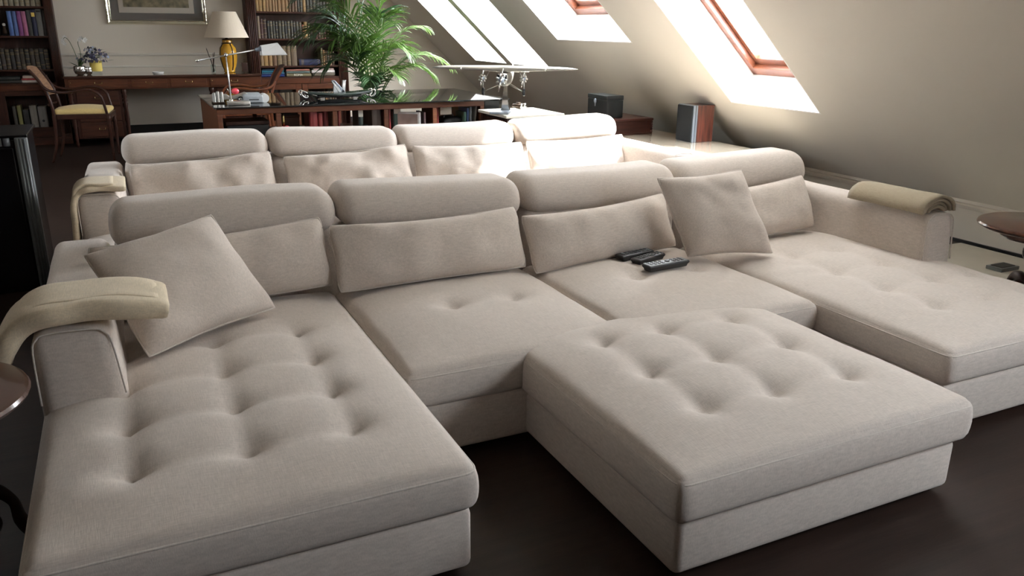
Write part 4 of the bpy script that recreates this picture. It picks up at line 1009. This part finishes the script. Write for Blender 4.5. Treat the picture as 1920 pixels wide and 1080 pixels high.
for x in (.70, 3.00): G('end_panel', 'table_wood', x-.012, x+.012, TY0+.03, TY1-.05, .06, TZ-.013)
for z in (.10, .405): G('shelf_board', 'table_wood', TX0+.03, TXR, TY0+.01, TY1-.03, z-.02, z)
G('plinth', 'walnut_dark', TX0+.05, TXR-.03, TY0+.05, TY1-.08, 0, .06)
for (x, mt) in ((2.125, 'red_lacquer'), (1.675, 'red_lacquer'), (2.575, 'red_lacquer')):
    G('divider', mt, x-.008, x+.008, TY0+.03, TY0+.45, .405, TZ-.062)
# glass extension at the right end rests on a black case
t = thing('black_case', 'tall black case under the right end of the glass table top', 'case', (3.11, 7.12, 0))
b = MB(); b.rbox(-.075, .075, -.19, .19, 0, TZ-.014, .004, n=2); b.build('case_body', 'black_box_paint', t)
b = MB(); b.box(.010, .018, -.1915, -.19, .52, .58); b.box(.024, .028, -.1915, -.19, .50, .62); b.build('spine_print', 'ink_grey', t)
# things in the shelves under the glass
def item(x0, x1, y0, y1, h, c, label, cat='book', spine=True):
    o = book((x0+x1)/2, y0, .406, x1-x0, h, y1-y0, c, label, 'things on the shelves of the glass-topped table', bands=False)
    o['category'] = cat; return o
item(1.43, 1.50, 6.97, 7.20, .25, (.20, .02, .02), 'wide red binder on the second table shelf', 'binder')
item(1.505, 1.545, 6.97, 7.20, .24, (.24, .03, .025), 'red binder right of the wide red one', 'binder')
item(1.55, 1.59, 6.97, 7.18, .25, (.16, .02, .02), 'narrow dark red binder next to upright', 'binder')
item(1.86, 1.905, 7.00, 7.2, .27, (.03, .05, .045), 'dark green book with white label under glass table', 'book')
MB().box(-.02, .02, -.0055, -.003, .19, .25).build('paper_label', 'ink_white', [o for o in bpy.data.objects if o.get('label', '').startswith('dark green book with white')][0])
item(1.98, 2.06, 6.98, 7.3, .27, (.13, .10, .085), 'grey-brown box file on the third table shelf', 'box file')
item(2.195, 2.265, 7.05, 7.3, .26, (.035, .07, .055), 'dark green book behind the photo book', 'book')
MB().box(-.03, .03, -.0055, -.003, .20, .25).build('paper_label', 'ink_white', [o for o in bpy.data.objects if o.get('label', '').startswith('dark green book behind')][0])
o = item(2.40, 2.435, 6.95, 7.20, .215, (.62, .62, .60), 'white-spined photo book standing askew on the fourth shelf', 'book'); o.rotation_euler = (0, 0, R(58)); o.location = (2.415, 6.955, .406)
MB().box(-.019, -.0174, .02, .23, .02, .20).build('cover_print', 'cover_photo', o); MB().box(-.0196, -.0188, .05, .20, .03, .11).build('cover_picture', 'cover_red', o)
item(2.455, 2.475, 6.97, 7.18, .21, (.30, .20, .21), 'thin mauve book right of the photo book')
item(2.845, 2.87, 6.97, 7.18, .20, (.10, .22, .17), 'green book on the rightmost table shelf'); item(2.875, 2.895, 6.97, 7.18, .235, (.10, .16, .34), 'thin blue book on the rightmost table shelf')
item(2.90, 2.925, 6.97, 7.18, .245, (.25, .27, .28), 'pale grey book on the rightmost table shelf'); o = item(2.935, 2.955, 6.97, 7.18, .255, (.33, .33, .31), 'leaning light grey book next to the last upright'); o.rotation_euler = (0, R(6), 0)
t = thing('document_case', 'dark soft case lying on the rightmost table shelf', 'case', (2.72, 7.1, .405))
b = MB(); b.rbox(-.10, .10, -.09, .12, 0, .16, .03, n=4, step=.05, fn=lambda x, y, z, n_: (x+z*.25, y, z*(1-.25*abs(x)*4))); b.build('body', 'black_plastic', t, smooth=True)
b = MB(); b.tube(spline([(-.03, -.02, .135), (-.02, -.02, .175), (.05, -.02, .18), (.07, -.02, .12)], 4), .006, 6); b.build('handle', 'black_plastic', t, smooth=True)
t = thing('price_card', 'white card hanging under the table rail on rightmost shelf', 'card', (2.68, 7.0, .60))
b = MB(); b.box(-.055, .055, -.0015, .0015, -.012, .058); b.build('card', 'ink_white', t); b = MB(); b.tube([(0, .0, .055), (0, .0, .062)], .004, 6); b.build('pin', 'brass', t)
t = thing('candle_set', 'pair of pink-red candles on the second table shelf', 'candle', (1.225, 7.02, .405))
for (x, h_) in ((-.02, .13), (.022, .135)):
    b = MB(); b.lathe([(.016, 0), (.016, .10), (.018, h_), (.004, h_+.005)], 14, (x, 0, 0)); b.build('candle', 'pink_red', t, smooth=True)
b = MB(); b.lathe([(.012, .13), (.014, .18), (.008, .235), (.003, .245)], 12, (.0, .02, 0)); b.build('brass_snuffer', 'brass', t, smooth=True); b = MB(); b.rbox(-.045, .045, -.025, .035, 0, .01, .003); b.build('holder', 'brass', t)
t = thing('toy_figure', 'small black toy with orange part on the third table shelf', 'toy', (1.905, 6.955, .405))
b = MB(); b.rbox(-.045, .045, -.02, .02, 0, .13, .015, n=3, step=.03, fn=lambda x, y, z, n_: (x*(1-.5*z/.13), y, z)); b.build('body', 'black_plastic', t, smooth=True)
b = MB(); b.ball((-.012, -.018, .09), .006); b.ball((.012, -.018, .09), .006); b.build('eyes', 'porcelain', t, smooth=True)
b = MB(); b.rbox(.04, .085, -.02, .02, .05, .10, .012, n=3); b.build('side_piece', 'orange_card', t, smooth=True)
t = thing('storage_box', 'black box on the leftmost table shelf', 'box', (.93, 7.15, .405))
b = MB(); b.rbox(-.17, .17, -.15, .15, 0, .16, .01); b.build('box', 'black_plastic', t); b = MB(); b.rbox(-.175, .175, -.155, .155, .16, .19, .006); b.build('lid', 'walnut_dark', t)
t = thing('wooden_box', 'brown wooden box behind the candles', 'box', (1.32, 7.25, .405))
b = MB(); b.rbox(-.07, .07, -.06, .06, 0, .19, .006); b.build('box', 'mahogany_warm_lit', t); b = MB(); b.rbox(-.075, .075, -.065, .065, .19, .21, .005); b.build('lid', 'mahogany_warm_lit', t)

# things on the glass
t = thing('desk_lamp', 'silver swing-arm reading lamp on the glass table', 'lamp', (.86, 7.10, TZ))
b = MB(); b.rbox(-.065, .11, -.06, .06, 0, .030, .005, n=3); b.build('base', 'silver_satin', t, auto=40)
b = MB(); b.tube([(-.035, .0, .028), (-.035, .005, .20), (-.040, .01, .392)], [.0075, .006, .005], 10); b.build('column', 'silver_satin', t, smooth=True)
b = MB(); b.lathe([(.016, 0), (.018, .010), (.010, .020)], 14, (-.035, 0, .028)); b.build('collar', 'silver', t, smooth=True)
b = MB(); b.ball((-.040, .006, .396), .016); b.build('pivot', 'silver', t, smooth=True)
b = MB(); b.tube([(-.255, .005, .355), (.215, .005, .440)], .0055, 10); a = b.build('swing_arm', 'silver_satin', t, smooth=True)
b = MB(); b.tube([(-.275, .005, .3515), (-.262, .005, .354), (-.248, .005, .3565)], [.006, .011, .007], 10); b.build('counterweight', 'silver', a, smooth=True)
b = MB(); b.tube([(.195, .005, .436), (.235, .005, .444), (.255, .005, .4475)], [.012, .020, .022], 12); b.build('socket', 'grey_metal', a, smooth=True)
b = MB(); th = .003
q0 = [(.240, -.055, .395), (.240, -.020, .470), (.240, .045, .470), (.240, .085, .395)]
q1 = [(.435, -.085, .400), (.375, -.020, .492), (.375, .045, .492), (.435, .105, .400)]
vs = q0+q1; vs2 = [(x+.001, y*.95, z-.004) for x, y, z in vs]
b.add(vs+vs2, [(0, 1, 5, 4), (1, 2, 6, 5), (2, 3, 7, 6), (0, 3, 2, 1), (4, 5, 6, 7), (8, 12, 13, 9), (9, 13, 14, 10), (10, 14, 15, 11), (0, 4, 12, 8), (3, 11, 15, 7), (8, 9, 10, 11), (12, 15, 14, 13)]); b.build('shade', 'white_plastic', a)

t = thing('model_car', 'silver model car with red driver on the glass table', 'model car', (.84, 7.34, TZ), R(-4))
b = MB(); b.prism([(-.12, .025), (-.12, .05), (-.08, .075), (-.02, .07), (.0, .055), (.05, .06), (.13, .085), (.17, .06), (.17, .03), (.10, .022)], 'y', -.035, .035); b.build('body', 'silver_satin', t, bevel=.006)
for x in (-.075, .09):
    for y in (-.045, .045):
        b = MB(); b.M = Matrix.Translation((x, y, .026)) @ Euler((R(90), 0, 0)).to_matrix().to_4x4(); b.lathe([(.010, -.010), (.026, -.009), (.026, .009), (.010, .010)], 16); w_ = b.build('wheel', 'black_plastic', t, smooth=True)
        b = MB(); b.M = Matrix.Translation((x, y, .026)) @ Euler((R(90), 0, 0)).to_matrix().to_4x4(); b.lathe([(.004, -.0115), (.016, -.011), (.016, .011), (.004, .0115)], 12); b.build('hub', 'silver', w_, smooth=True)
b = MB(); b.ball((.055, 0, .092), .026, sc=(1.2, .9, 1)); b.build('red_driver', 'pink_red', t, smooth=True)
b = MB(); b.tube([(.02, 0, .07), (-.01, 0, .115)], .005, 6); b.build('windscreen_post', 'silver', t, smooth=True)
t = thing('metal_cylinders', 'cluster of small silver cylinders left of the reading lamp', 'desk organizer', (.745, 7.30, TZ))
MB().rbox(-.05, .05, -.045, .045, 0, .012, .003).build('tray', 'dark_bronze', t)
for k in range(5):
    b = MB(); hh = (.085, .095, .09, .075, .088)[k]; b.lathe([(.013, .012), (.013, hh), (.009, hh+.004), (.003, hh+.004)], 12, (-.03+.03*(k % 3), -.025+.045*(k//3), 0)); b.build('cylinder', 'silver_satin', t, auto=40)
t = thing('tape_dispenser', 'grey desk device with a white rounded end on the glass table', 'desk device', (1.055, 7.30, TZ))
b = MB(); b.rbox(-.11, .045, -.09, .10, 0, .062, .012, n=3, step=.05, fn=lambda x, y, z, n_: (x, y, z*(1+.25*(y+.1)/.2))); b.build('body', 'keypad_grey', t, smooth=True)
b = MB(); b.M = Matrix.Translation((.062, -.02, .036)) @ Euler((R(90), 0, 0)).to_matrix().to_4x4(); b.lathe([(.022, -.05), (.036, -.05), (.038, -.045), (.038, .045), (.036, .05), (.022, .05)], 22); b.build('white_roll', 'white_plastic', t, auto=40)
b = MB(); b.box(-.07, .01, -.0915, -.089, .025, .032); b.build('slot', 'black_plastic', t)
t = thing('centrepiece_tray', 'long dark glossy tray with silver scroll ends on the glass table', 'tray', (1.80, 7.45, TZ))
def fn(x, y, z, n_): k = abs(x)/.29; return (x, y*(1-.35*k*k), z+.018*k*k)
b = MB(); b.rbox(-.285, .30, -.10, .10, .030, .052, .008, n=3, step=.04, fn=fn); b.build('tray', 'tray_dark', t, smooth=True)
b = MB(); b.rbox(-.20, .21, -.06, .06, .012, .032, .006, n=2, step=.05); b.build('underside', 'black_lacquer', t, smooth=True)
for s in (-1, 1):
    for y in (-.055, .055):
        b = MB(); b.tube(spline([(s*.20, y, .030), (s*.27, y, .050), (s*.325, y, .075), (s*.335, y, .045), (s*.31, y, .018), (s*.285, y, .018), (s*.285, y, .036)], 5), .0075, 8); b.build('scroll', 'silver', t, smooth=True)
for x in (-.15, .15): MB().rbox(x-.02, x+.02, -.04, .04, 0, .014, .003).build('foot', 'silver', t)
t = thing('crystal_ornament', 'cut crystal ornament standing on the dark tray', 'ornament', (1.825, 7.47, TZ+.054))
for (a0, a1, mt) in (((-.062, .10), (.0, .0), 'crystal'), ((.045, .105), (.030, .0), 'crystal'), ((-.058, .105), (.035, .0), 'grey_metal')):
    b = MB(); b.prism([(a0[0]-.014, a0[1]), (a0[0]+.016, a0[1]), (a1[0]+.016, a1[1]), (a1[0]-.014, a1[1])], 'y', -.015, .015); b.build('facet_bar', mt, t, bevel=.003)
b = MB(); b.prism([(-.06, .0), (-.05, .10), (-.03, .06), (-.02, .0)], 'y', -.012, .012); b.build('facet_bar', 'crystal', t, bevel=.002)

# ------------------------------------------------------------------ model aeroplane on its side table
t = thing('display_table', 'pale-topped small table under the model aeroplane', 'table', (3.15, 6.45, 0))
b = MB(); b.rbox(-.26, .30, -.30, .30, .625, .650, .006, n=2); b.build('table_top', 'cream_stone', t)
for x in (-.22, .26):
    for y in (-.26, .26): b = MB(); b.box(x-.02, x+.02, y-.02, y+.02, 0, .626); b.build('leg', 'walnut_dark', t)
b = MB(); b.box(-.22, .26, -.26, .26, .57, .60); b.build('apron', 'walnut_dark', t)
t = thing('model_aeroplane', 'silver three-engined model aeroplane on a metal stand', 'model plane', (2.98, 6.42, .650), R(-33))
b = MB(); b.prism([(-.085, -.17), (.075, -.17), (.075, .17), (-.035, .17)], 'z', 0, .018); st = b.build('stand_base', 'grey_metal', t, bevel=.004)
b = MB(); n = 10; vs = []; fs = []
for i in range(9):
    k = i/8; r_ = .040-.026*k**.5; y = .06+.02*k-.02*math.sin(k*3)
    vs += [(.02-r_, y-.030+.012*k, .018+.215*k), (.02+r_, y-.030+.012*k, .018+.215*k), (.02+r_, y+.030-.012*k, .018+.215*k), (.02-r_, y+.030-.012*k, .018+.215*k)]
for i in range(8):
    for k in range(4): fs.append((i*4+k, i*4+(k+1) % 4, (i+1)*4+(k+1) % 4, (i+1)*4+k))
fs += [(0, 3, 2, 1), (32, 33, 34, 35)]
b.add(vs, fs); b.build('stand_column', 'silver', t, auto=40)
FZ = .285          # fuselage axis height
def ring(y, w_, h_, z, n=12): return [(.02+w_*math.copysign(abs(math.cos(a))**.6, math.cos(a)), y, z+h_*math.copysign(abs(math.sin(a))**.6, math.sin(a))) for a in [2*math.pi*i/n for i in range(n)]]
secs = [(-.17, .030, .035, FZ), (-.15, .048, .052, FZ), (-.05, .052, .060, FZ), (.10, .050, .058, FZ), (.30, .036, .042, FZ+.01), (.50, .016, .024, FZ+.025), (.56, .006, .014, FZ+.03)]
b = MB(); vs = []; fs = []
for s in secs: vs += ring(*s)
for i in range(len(secs)-1):
    for k in range(12): fs.append((i*12+k, i*12+(k+1) % 12, (i+1)*12+(k+1) % 12, (i+1)*12+k))
fs += [tuple(range(12)), tuple(range((len(secs)-1)*12, len(secs)*12))]
b.add(vs, fs); fus = b.build('fuselage', 'aluminium', t, smooth=True)
b = MB(); b.box(-.02, .06, -.172, -.16, FZ+.005, FZ+.04); b.box(-.034, -.030, -.10, .05, FZ+.01, FZ+.04); b.build('cabin_windows', 'black_plastic', fus)
# wing: tapered airfoil with rounded tips
b = MB(); vs = []; fs = []; N = 24
for i in range(N+1):
    u = i/N*2-1; e = max(.02, (1-abs(u)**6))**.5; ch = (.165-.055*abs(u))*e; th_ = (.036-.020*abs(u))*e+.003; x = .02+.625*u; z = FZ+.072+.012*abs(u)
    for (cy, cz) in ((-.42, .1), (-.30, .75), (0, 1.0), (.35, .55), (.62, .05), (.35, -.1), (0, -.25), (-.30, -.3)): vs.append((x, -.02+cy*ch*1.6, z+cz*th_))
for i in range(N):
    for k in range(8): fs.append((i*8+k, i*8+(k+1) % 8, (i+1)*8+(k+1) % 8, (i+1)*8+k))
fs += [tuple(range(8)), tuple(range(N*8, N*8+8))]
b.add(vs, fs); wing = b.build('wing', 'aluminium', t, smooth=True)
for x in (-.34, .38): b = MB(); b.ball((x, -.125, FZ+.085), .009); b.build('landing_light', 'silver', wing, smooth=True)
def engine(x, y, z, r_, strut=True):
    b = MB(); b.M = Matrix.Translation((x, y, z)) @ Euler((R(90), 0, 0)).to_matrix().to_4x4(); b.lathe([(.004, -.10), (r_*.55, -.06), (r_*.62, .0), (r_*.5, .025), (r_*.2, .04)], 14); e = b.build('engine', 'grey_metal', t, smooth=True)
    for k in range(7):
        a = 2*math.pi*k/7; b = MB(); b.tube([(x+r_*.4*math.cos(a), y-.012, z+r_*.4*math.sin(a)), (x+r_*math.cos(a), y-.012, z+r_*math.sin(a))], .0075, 8); b.build('cylinder_head', 'silver_satin', e, smooth=True)
    b = MB()
    pa = R(78)
    for s in (-1, 1): b.tube([(x, y-.045, z), (x+s*math.cos(pa)*r_*1.0, y-.047, z+s*math.sin(pa)*r_*1.1), (x+s*math.cos(pa)*r_*2.0, y-.045, z+s*math.sin(pa)*r_*2.0)], [.005, .008, .003], 6)
    b.ball((x, y-.048, z), .010); b.build('propeller', 'silver', t, smooth=True)
    return e
engine(.02, -.195, FZ, .048); 
for s in (-1, 1):
    ex = .02+s*.175
    engine(ex, -.10, FZ+.005, .034)
    b = MB()
    for dx in (-.02, .02): b.tube([(ex+dx, -.06, FZ+.01), (ex+dx-s*.03, -.01, FZ+.075)], .004, 6)
    b.tube([(ex, -.08, FZ-.02), (ex, -.07, FZ-.105)], .0045, 6); b.tube([(.02+s*.045, -.06, FZ-.05), (ex, -.07, FZ-.105)], .0035, 6); b.tube([(.02+s*.045, .06, FZ-.05), (ex, -.07, FZ-.105)], .0035, 6); b.build('gear_strut', 'silver_satin', t, smooth=True)
    b = MB(); b.M = Matrix.Translation((ex, -.07, FZ-.105)) @ Euler((0, R(90), 0)).to_matrix().to_4x4(); b.lathe([(.010, -.010), (.030, -.009), (.034, 0), (.030, .009), (.010, .010)], 18); b.build('wheel', 'black_plastic', t, smooth=True)
b = MB(); b.rbox(-.13, .17, .47, .56, FZ+.028, FZ+.036, .003, n=2); b.build('tailplane', 'aluminium', t); b = MB(); b.prism([(.44, FZ+.03), (.57, FZ+.03), (.575, FZ+.12), (.53, FZ+.125)], 'x', .016, .024); b.build('tail_fin', 'aluminium', t, bevel=.002)
t = thing('binoculars', 'small dark bronze binoculars right of the plane stand', 'binoculars', (3.24, 6.62, .650), R(30))
for s in (-1, 1):
    b = MB(); b.tube([(s*.028, -.05, .030), (s*.028, .0, .030), (s*.024, .05, .034)], [.024, .022, .015], 12); b.build('barrel', 'dark_bronze', t, smooth=True)
    b = MB(); b.tube([(s*.028, -.054, .030), (s*.028, -.046, .030)], .026, 12); b.build('lens_ring', 'silver', t, smooth=True)
b = MB(); b.rbox(-.02, .02, -.01, .03, .025, .062, .006); b.build('bridge', 'dark_bronze', t, smooth=True)

# ------------------------------------------------------------------ low console, chest, box and loudspeaker under the slope
t = thing('low_console', 'long low beige glossy console under the skylights', 'console', (4.05, 5.9, 0))
b = MB(); b.rbox(-.50, .46, -1.35, 1.2, .415, .450, .006, n=2); b.build('console_top', 'beige_gloss', t)
b = MB(); b.box(-.44, .40, -1.28, 1.13, .02, .415); b.build('console_body', 'cream_stone', t)
b = MB(); b.box(-.42, .38, -1.26, 1.11, 0, .02); b.build('plinth', 'black_skirting', t)
t = thing('low_chest', 'low dark wooden chest with carved corner on the beige console', 'chest', (3.90, 6.28, .45), R(2))
b = MB(); b.rbox(-.38, .385, -.235, .235, .012, .118, .004, n=2); b.build('body', 'chest_wood', t)
b = MB(); b.rbox(-.395, .40, -.25, .25, .118, .142, .007, n=3); b.build('lid', 'chest_wood', t)
b = MB(); b.rbox(-.39, .395, -.245, .245, 0, .014, .004, n=2); b.build('base_moulding', 'chest_wood', t)
b = MB()
for k in range(5): b.ball((.388, -.236, .022+.021*k), .0125, 8, 6)
b.build('corner_carving', 'chest_wood', t, smooth=True)
t = thing('black_casket', 'black wooden casket with round lock plate on the chest', 'box', (3.965, 6.325, .593), R(0))
b = MB(); b.rbox(-.085, .085, -.165, .165, 0, .150, .003, n=2); b.build('body', 'black_box_paint', t); b = MB(); b.rbox(-.087, .087, -.167, .167, .152, .192, .004, n=2); ld = b.build('lid', 'black_box_paint', t)
b = MB(); b.M = Matrix.Translation((-.0875, .03, .135)) @ Euler((0, R(-90), 0)).to_matrix().to_4x4(); b.lathe([(.022, 0), (.022, .003), (.014, .005)], 16); b.box(-.045, -.015, -.006, .006, 0, .003); b.build('lock_plate', 'grey_metal', t, smooth=True)
t = thing('loudspeaker', 'rosewood loudspeaker with black grille on the beige console', 'speaker', (4.36, 5.53, .45), R(0))
b = MB(); b.rbox(-.055, .115, -.105, .105, 0, .302, .003, n=2); b.build('cabinet', 'rosewood', t)
b = MB(); b.rbox(-.098, -.055, -.107, .107, 0, .304, .004, n=2); b.build('front_baffle', 'grey_metal', t); b = MB(); b.rbox(-.112, -.098, -.100, .100, .006, .298, .005, n=2); b.build('grille', 'grille_cloth', t)
b = MB(); b.box(-.080, -.076, -.1085, -.1065, .0, .304); b.build('trim_strip', 'black_plastic', t)
# pale plinth with black units at the right, by the knee wall
t = thing('wall_plinth', 'low cream stone plinth along the right wall', 'plinth', (4.56, 2.6, 0))
b = MB(); b.rbox(-.55, .355, -1.1, .75, 0, .022, .004, n=2); b.build('slab', 'cream_stone', t); b = MB(); b.rbox(-.56, -.545, -1.1, .75, 0, .026, .003, n=2); b.build('edge_strip', 'cream_stone', t)
t = thing('black_component', 'flat black electronic unit on plinth at the right edge', 'electronics', (4.72, 2.30, .022))
b = MB(); b.rbox(-.20, .20, -.30, .29, .008, .065, .004, n=2); b.build('case', 'black_plastic', t); b = MB(); b.rbox(-.205, .205, -.305, .295, .064, .072, .002, n=2); b.build('lid', 'grey_lacquer', t)
for x in (-.16, .16):
    for y in (-.25, .24): MB().box(x-.015, x+.015, y-.015, y+.015, 0, .009).build('foot', 'black_plastic', t)
t = thing('junction_box', 'small grey box on the plinth beyond the black unit', 'box', (4.56, 2.83, .022))
b = MB(); b.rbox(-.07, .09, -.05, .05, 0, .022, .003, n=2); b.build('case', 'grey_lacquer', t); b = MB(); b.rbox(-.05, .07, -.035, .035, .021, .026, .002, n=2); b.build('lid', 'black_plastic', t)

# ------------------------------------------------------------------ palm
random.seed(21)
t = thing('potted_palm', 'tall green kentia palm between bookcase and glass-topped table', 'plant', (2.56, 9.05, 0))
b = MB(); b.lathe([(.13, 0), (.15, .02), (.19, .34), (.205, .35), (.205, .39), (.19, .39), (.18, .34), (.001, .34)], 32); b.build('pot', 'terracotta', t, auto=40)
b = MB(); b.lathe([(.001, .33), (.18, .345), (.001, .36)], 24); b.build('soil', 'soil', t)
def frond(base, ctrl, tip, nl=23, ll=.27, mt='palm_leaf', width=.0195, hang=.85, ang=50):
    P = bez([base]+list(ctrl)+[tip], 40); P = [Vector(p) for p in P]
    b = MB(); b.cur = 0; b.tube(P, [.0075*(1-i/46)+.001 for i in range(41)], 6)
    b.cur = 1
    for k in range(nl):
        f = .34+.66*(k+.5)/nl; i = min(39, int(f*40)); p = P[i]+(P[i+1]-P[i])*(f*40-i); d = (P[min(i+1, 40)]-P[max(i-1, 0)]).normalized()
        side = d.cross(Vector((0, 0, 1))); side = side.normalized() if side.length > .05 else Vector((1, 0, 0)); upv = side.cross(d).normalized()
        g = (f-.34)/.66; Lf = ll*(.55+.9*math.sin(math.pi*min(1, .12+g*.88))**.8*.6)*random.uniform(.88, 1.1)
        for s in (-1, 1):
            a = R(ang-18*g+random.uniform(-7, 7)); v = d*math.cos(a)+side*s*math.sin(a)+upv*random.uniform(.05, .22)
            n = 5; vs = []; q = p.copy(); dr = v.normalized(); st = Lf/n
            wv = dr.cross(upv).normalized()
            for j in range(n+1):
                tt = j/n; wd = width*.5*(math.sin(math.pi*(.10+.88*tt))**.7); wd = max(wd, .0006)
                vs += [tuple(q-wv*wd+upv*wd*.5), tuple(q), tuple(q+wv*wd+upv*wd*.5)]
                dr = (dr+Vector((0, 0, -1))*hang*.42*(tt+.15)).normalized(); q = q+dr*st
            fs = []
            for j in range(n):
                for m in range(2): fs.append((j*3+m, j*3+m+1, j*3+m+4, j*3+m+3))
            b.add(vs, fs)
    b.build('frond', ['palm_stem', mt], t, smooth=True)
F = [  # base, controls, tip relative to pot centre (x, y, z)
 ((-.02, 0, .36), [(-.05, 0, .95), (-.25, -.05, 1.55)], (-.78, -.10, 1.22), 'palm_leaf', .32),
 ((-.03, .02, .36), [(-.10, 0, 1.10), (-.30, .05, 1.85)], (-.70, .1, 1.62), 'palm_leaf_dark', .32),
 ((0, 0, .36), [(-.02, .05, 1.2), (-.08, .05, 1.9)], (-.22, .1, 2.12), 'palm_leaf_dark', .30),
 ((.02, 0, .36), [(.05, 0, 1.1), (.12, .0, 1.75)], (.32, .05, 1.95), 'palm_leaf', .30),
 ((.03, -.02, .36), [(.06, -.05, .95), (.30, -.05, 1.45)], (.66, -.05, 1.32), 'palm_leaf_pale', .20),
 ((.03, -.03, .36), [(.10, -.05, .75), (.40, -.10, 1.30)], (.90, -.12, .92), 'palm_leaf_pale', .24),
 ((.03, -.05, .36), [(.10, -.1, .75), (.35, -.15, 1.12)], (.66, -.2, .82), 'palm_leaf', .22),
 ((-.03, -.04, .36), [(-.08, -.1, .8), (-.25, -.15, 1.2)], (-.55, -.22, .92), 'palm_leaf_dark', .30),
 ((0, -.05, .36), [(.02, -.15, .75), (.05, -.25, 1.0)], (.22, -.40, .83), 'palm_leaf', .22),
 ((-.02, -.05, .36), [(-.03, -.15, .65), (-.06, -.25, .92)], (-.12, -.42, .80), 'palm_leaf_dark', .20),
 ((.02, -.03, .36), [(.05, -.1, .85), (.12, -.2, 1.28)], (.30, -.35, 1.10), 'palm_leaf', .27),
 ((-.02, -.03, .36), [(-.02, -.1, .85), (-.10, -.25, 1.35)], (-.28, -.40, 1.15), 'palm_leaf', .28),
 ((.0, .03, .36), [(.05, .15, 1.0), (.15, .3, 1.6)], (.35, .5, 1.5), 'palm_leaf_dark', .30),
 ((-.01, .03, .36), [(-.08, .12, 1.0), (-.2, .3, 1.6)], (-.40, .45, 1.45), 'palm_leaf_dark', .30),
 ((.01, -.02, .36), [(.03, -.08, .95), (.05, -.2, 1.55)], (.08, -.38, 1.42), 'palm_leaf', .28),
 ((-.01, 0, .36), [(-.04, -.02, 1.0), (-.15, -.1, 1.65)], (-.42, -.2, 1.55), 'palm_leaf', .30),
 ((.02, .0, .36), [(.06, .0, .9), (.20, -.08, 1.30)], (.40, -.18, 1.05), 'palm_leaf', .24),
 ((-.02, -.02, .36), [(-.10, -.1, 1.0), (-.35, -.25, 1.52)], (-.72, -.35, 1.22), 'palm_leaf_dark', .30),
 ((-.02, -.02, .36), [(-.05, -.05, .9), (-.22, -.2, 1.35)], (-.50, -.35, 1.18), 'palm_leaf', .28),
]
for (bs, ct, tp, mt, ll) in F: frond(bs, ct, tp, mt=mt, ll=ll*1.25)
for k in range(6):
    a = k*1.05; b = MB(); b.tube(spline([(.05*math.cos(a), .05*math.sin(a), .34), (.045*math.cos(a), .045*math.sin(a), .55), (.03*math.cos(a), .03*math.sin(a), .80)], 4), [.014-.0006*i for i in range(9)], 8); b.build('stalk', 'palm_stem', t, smooth=True)
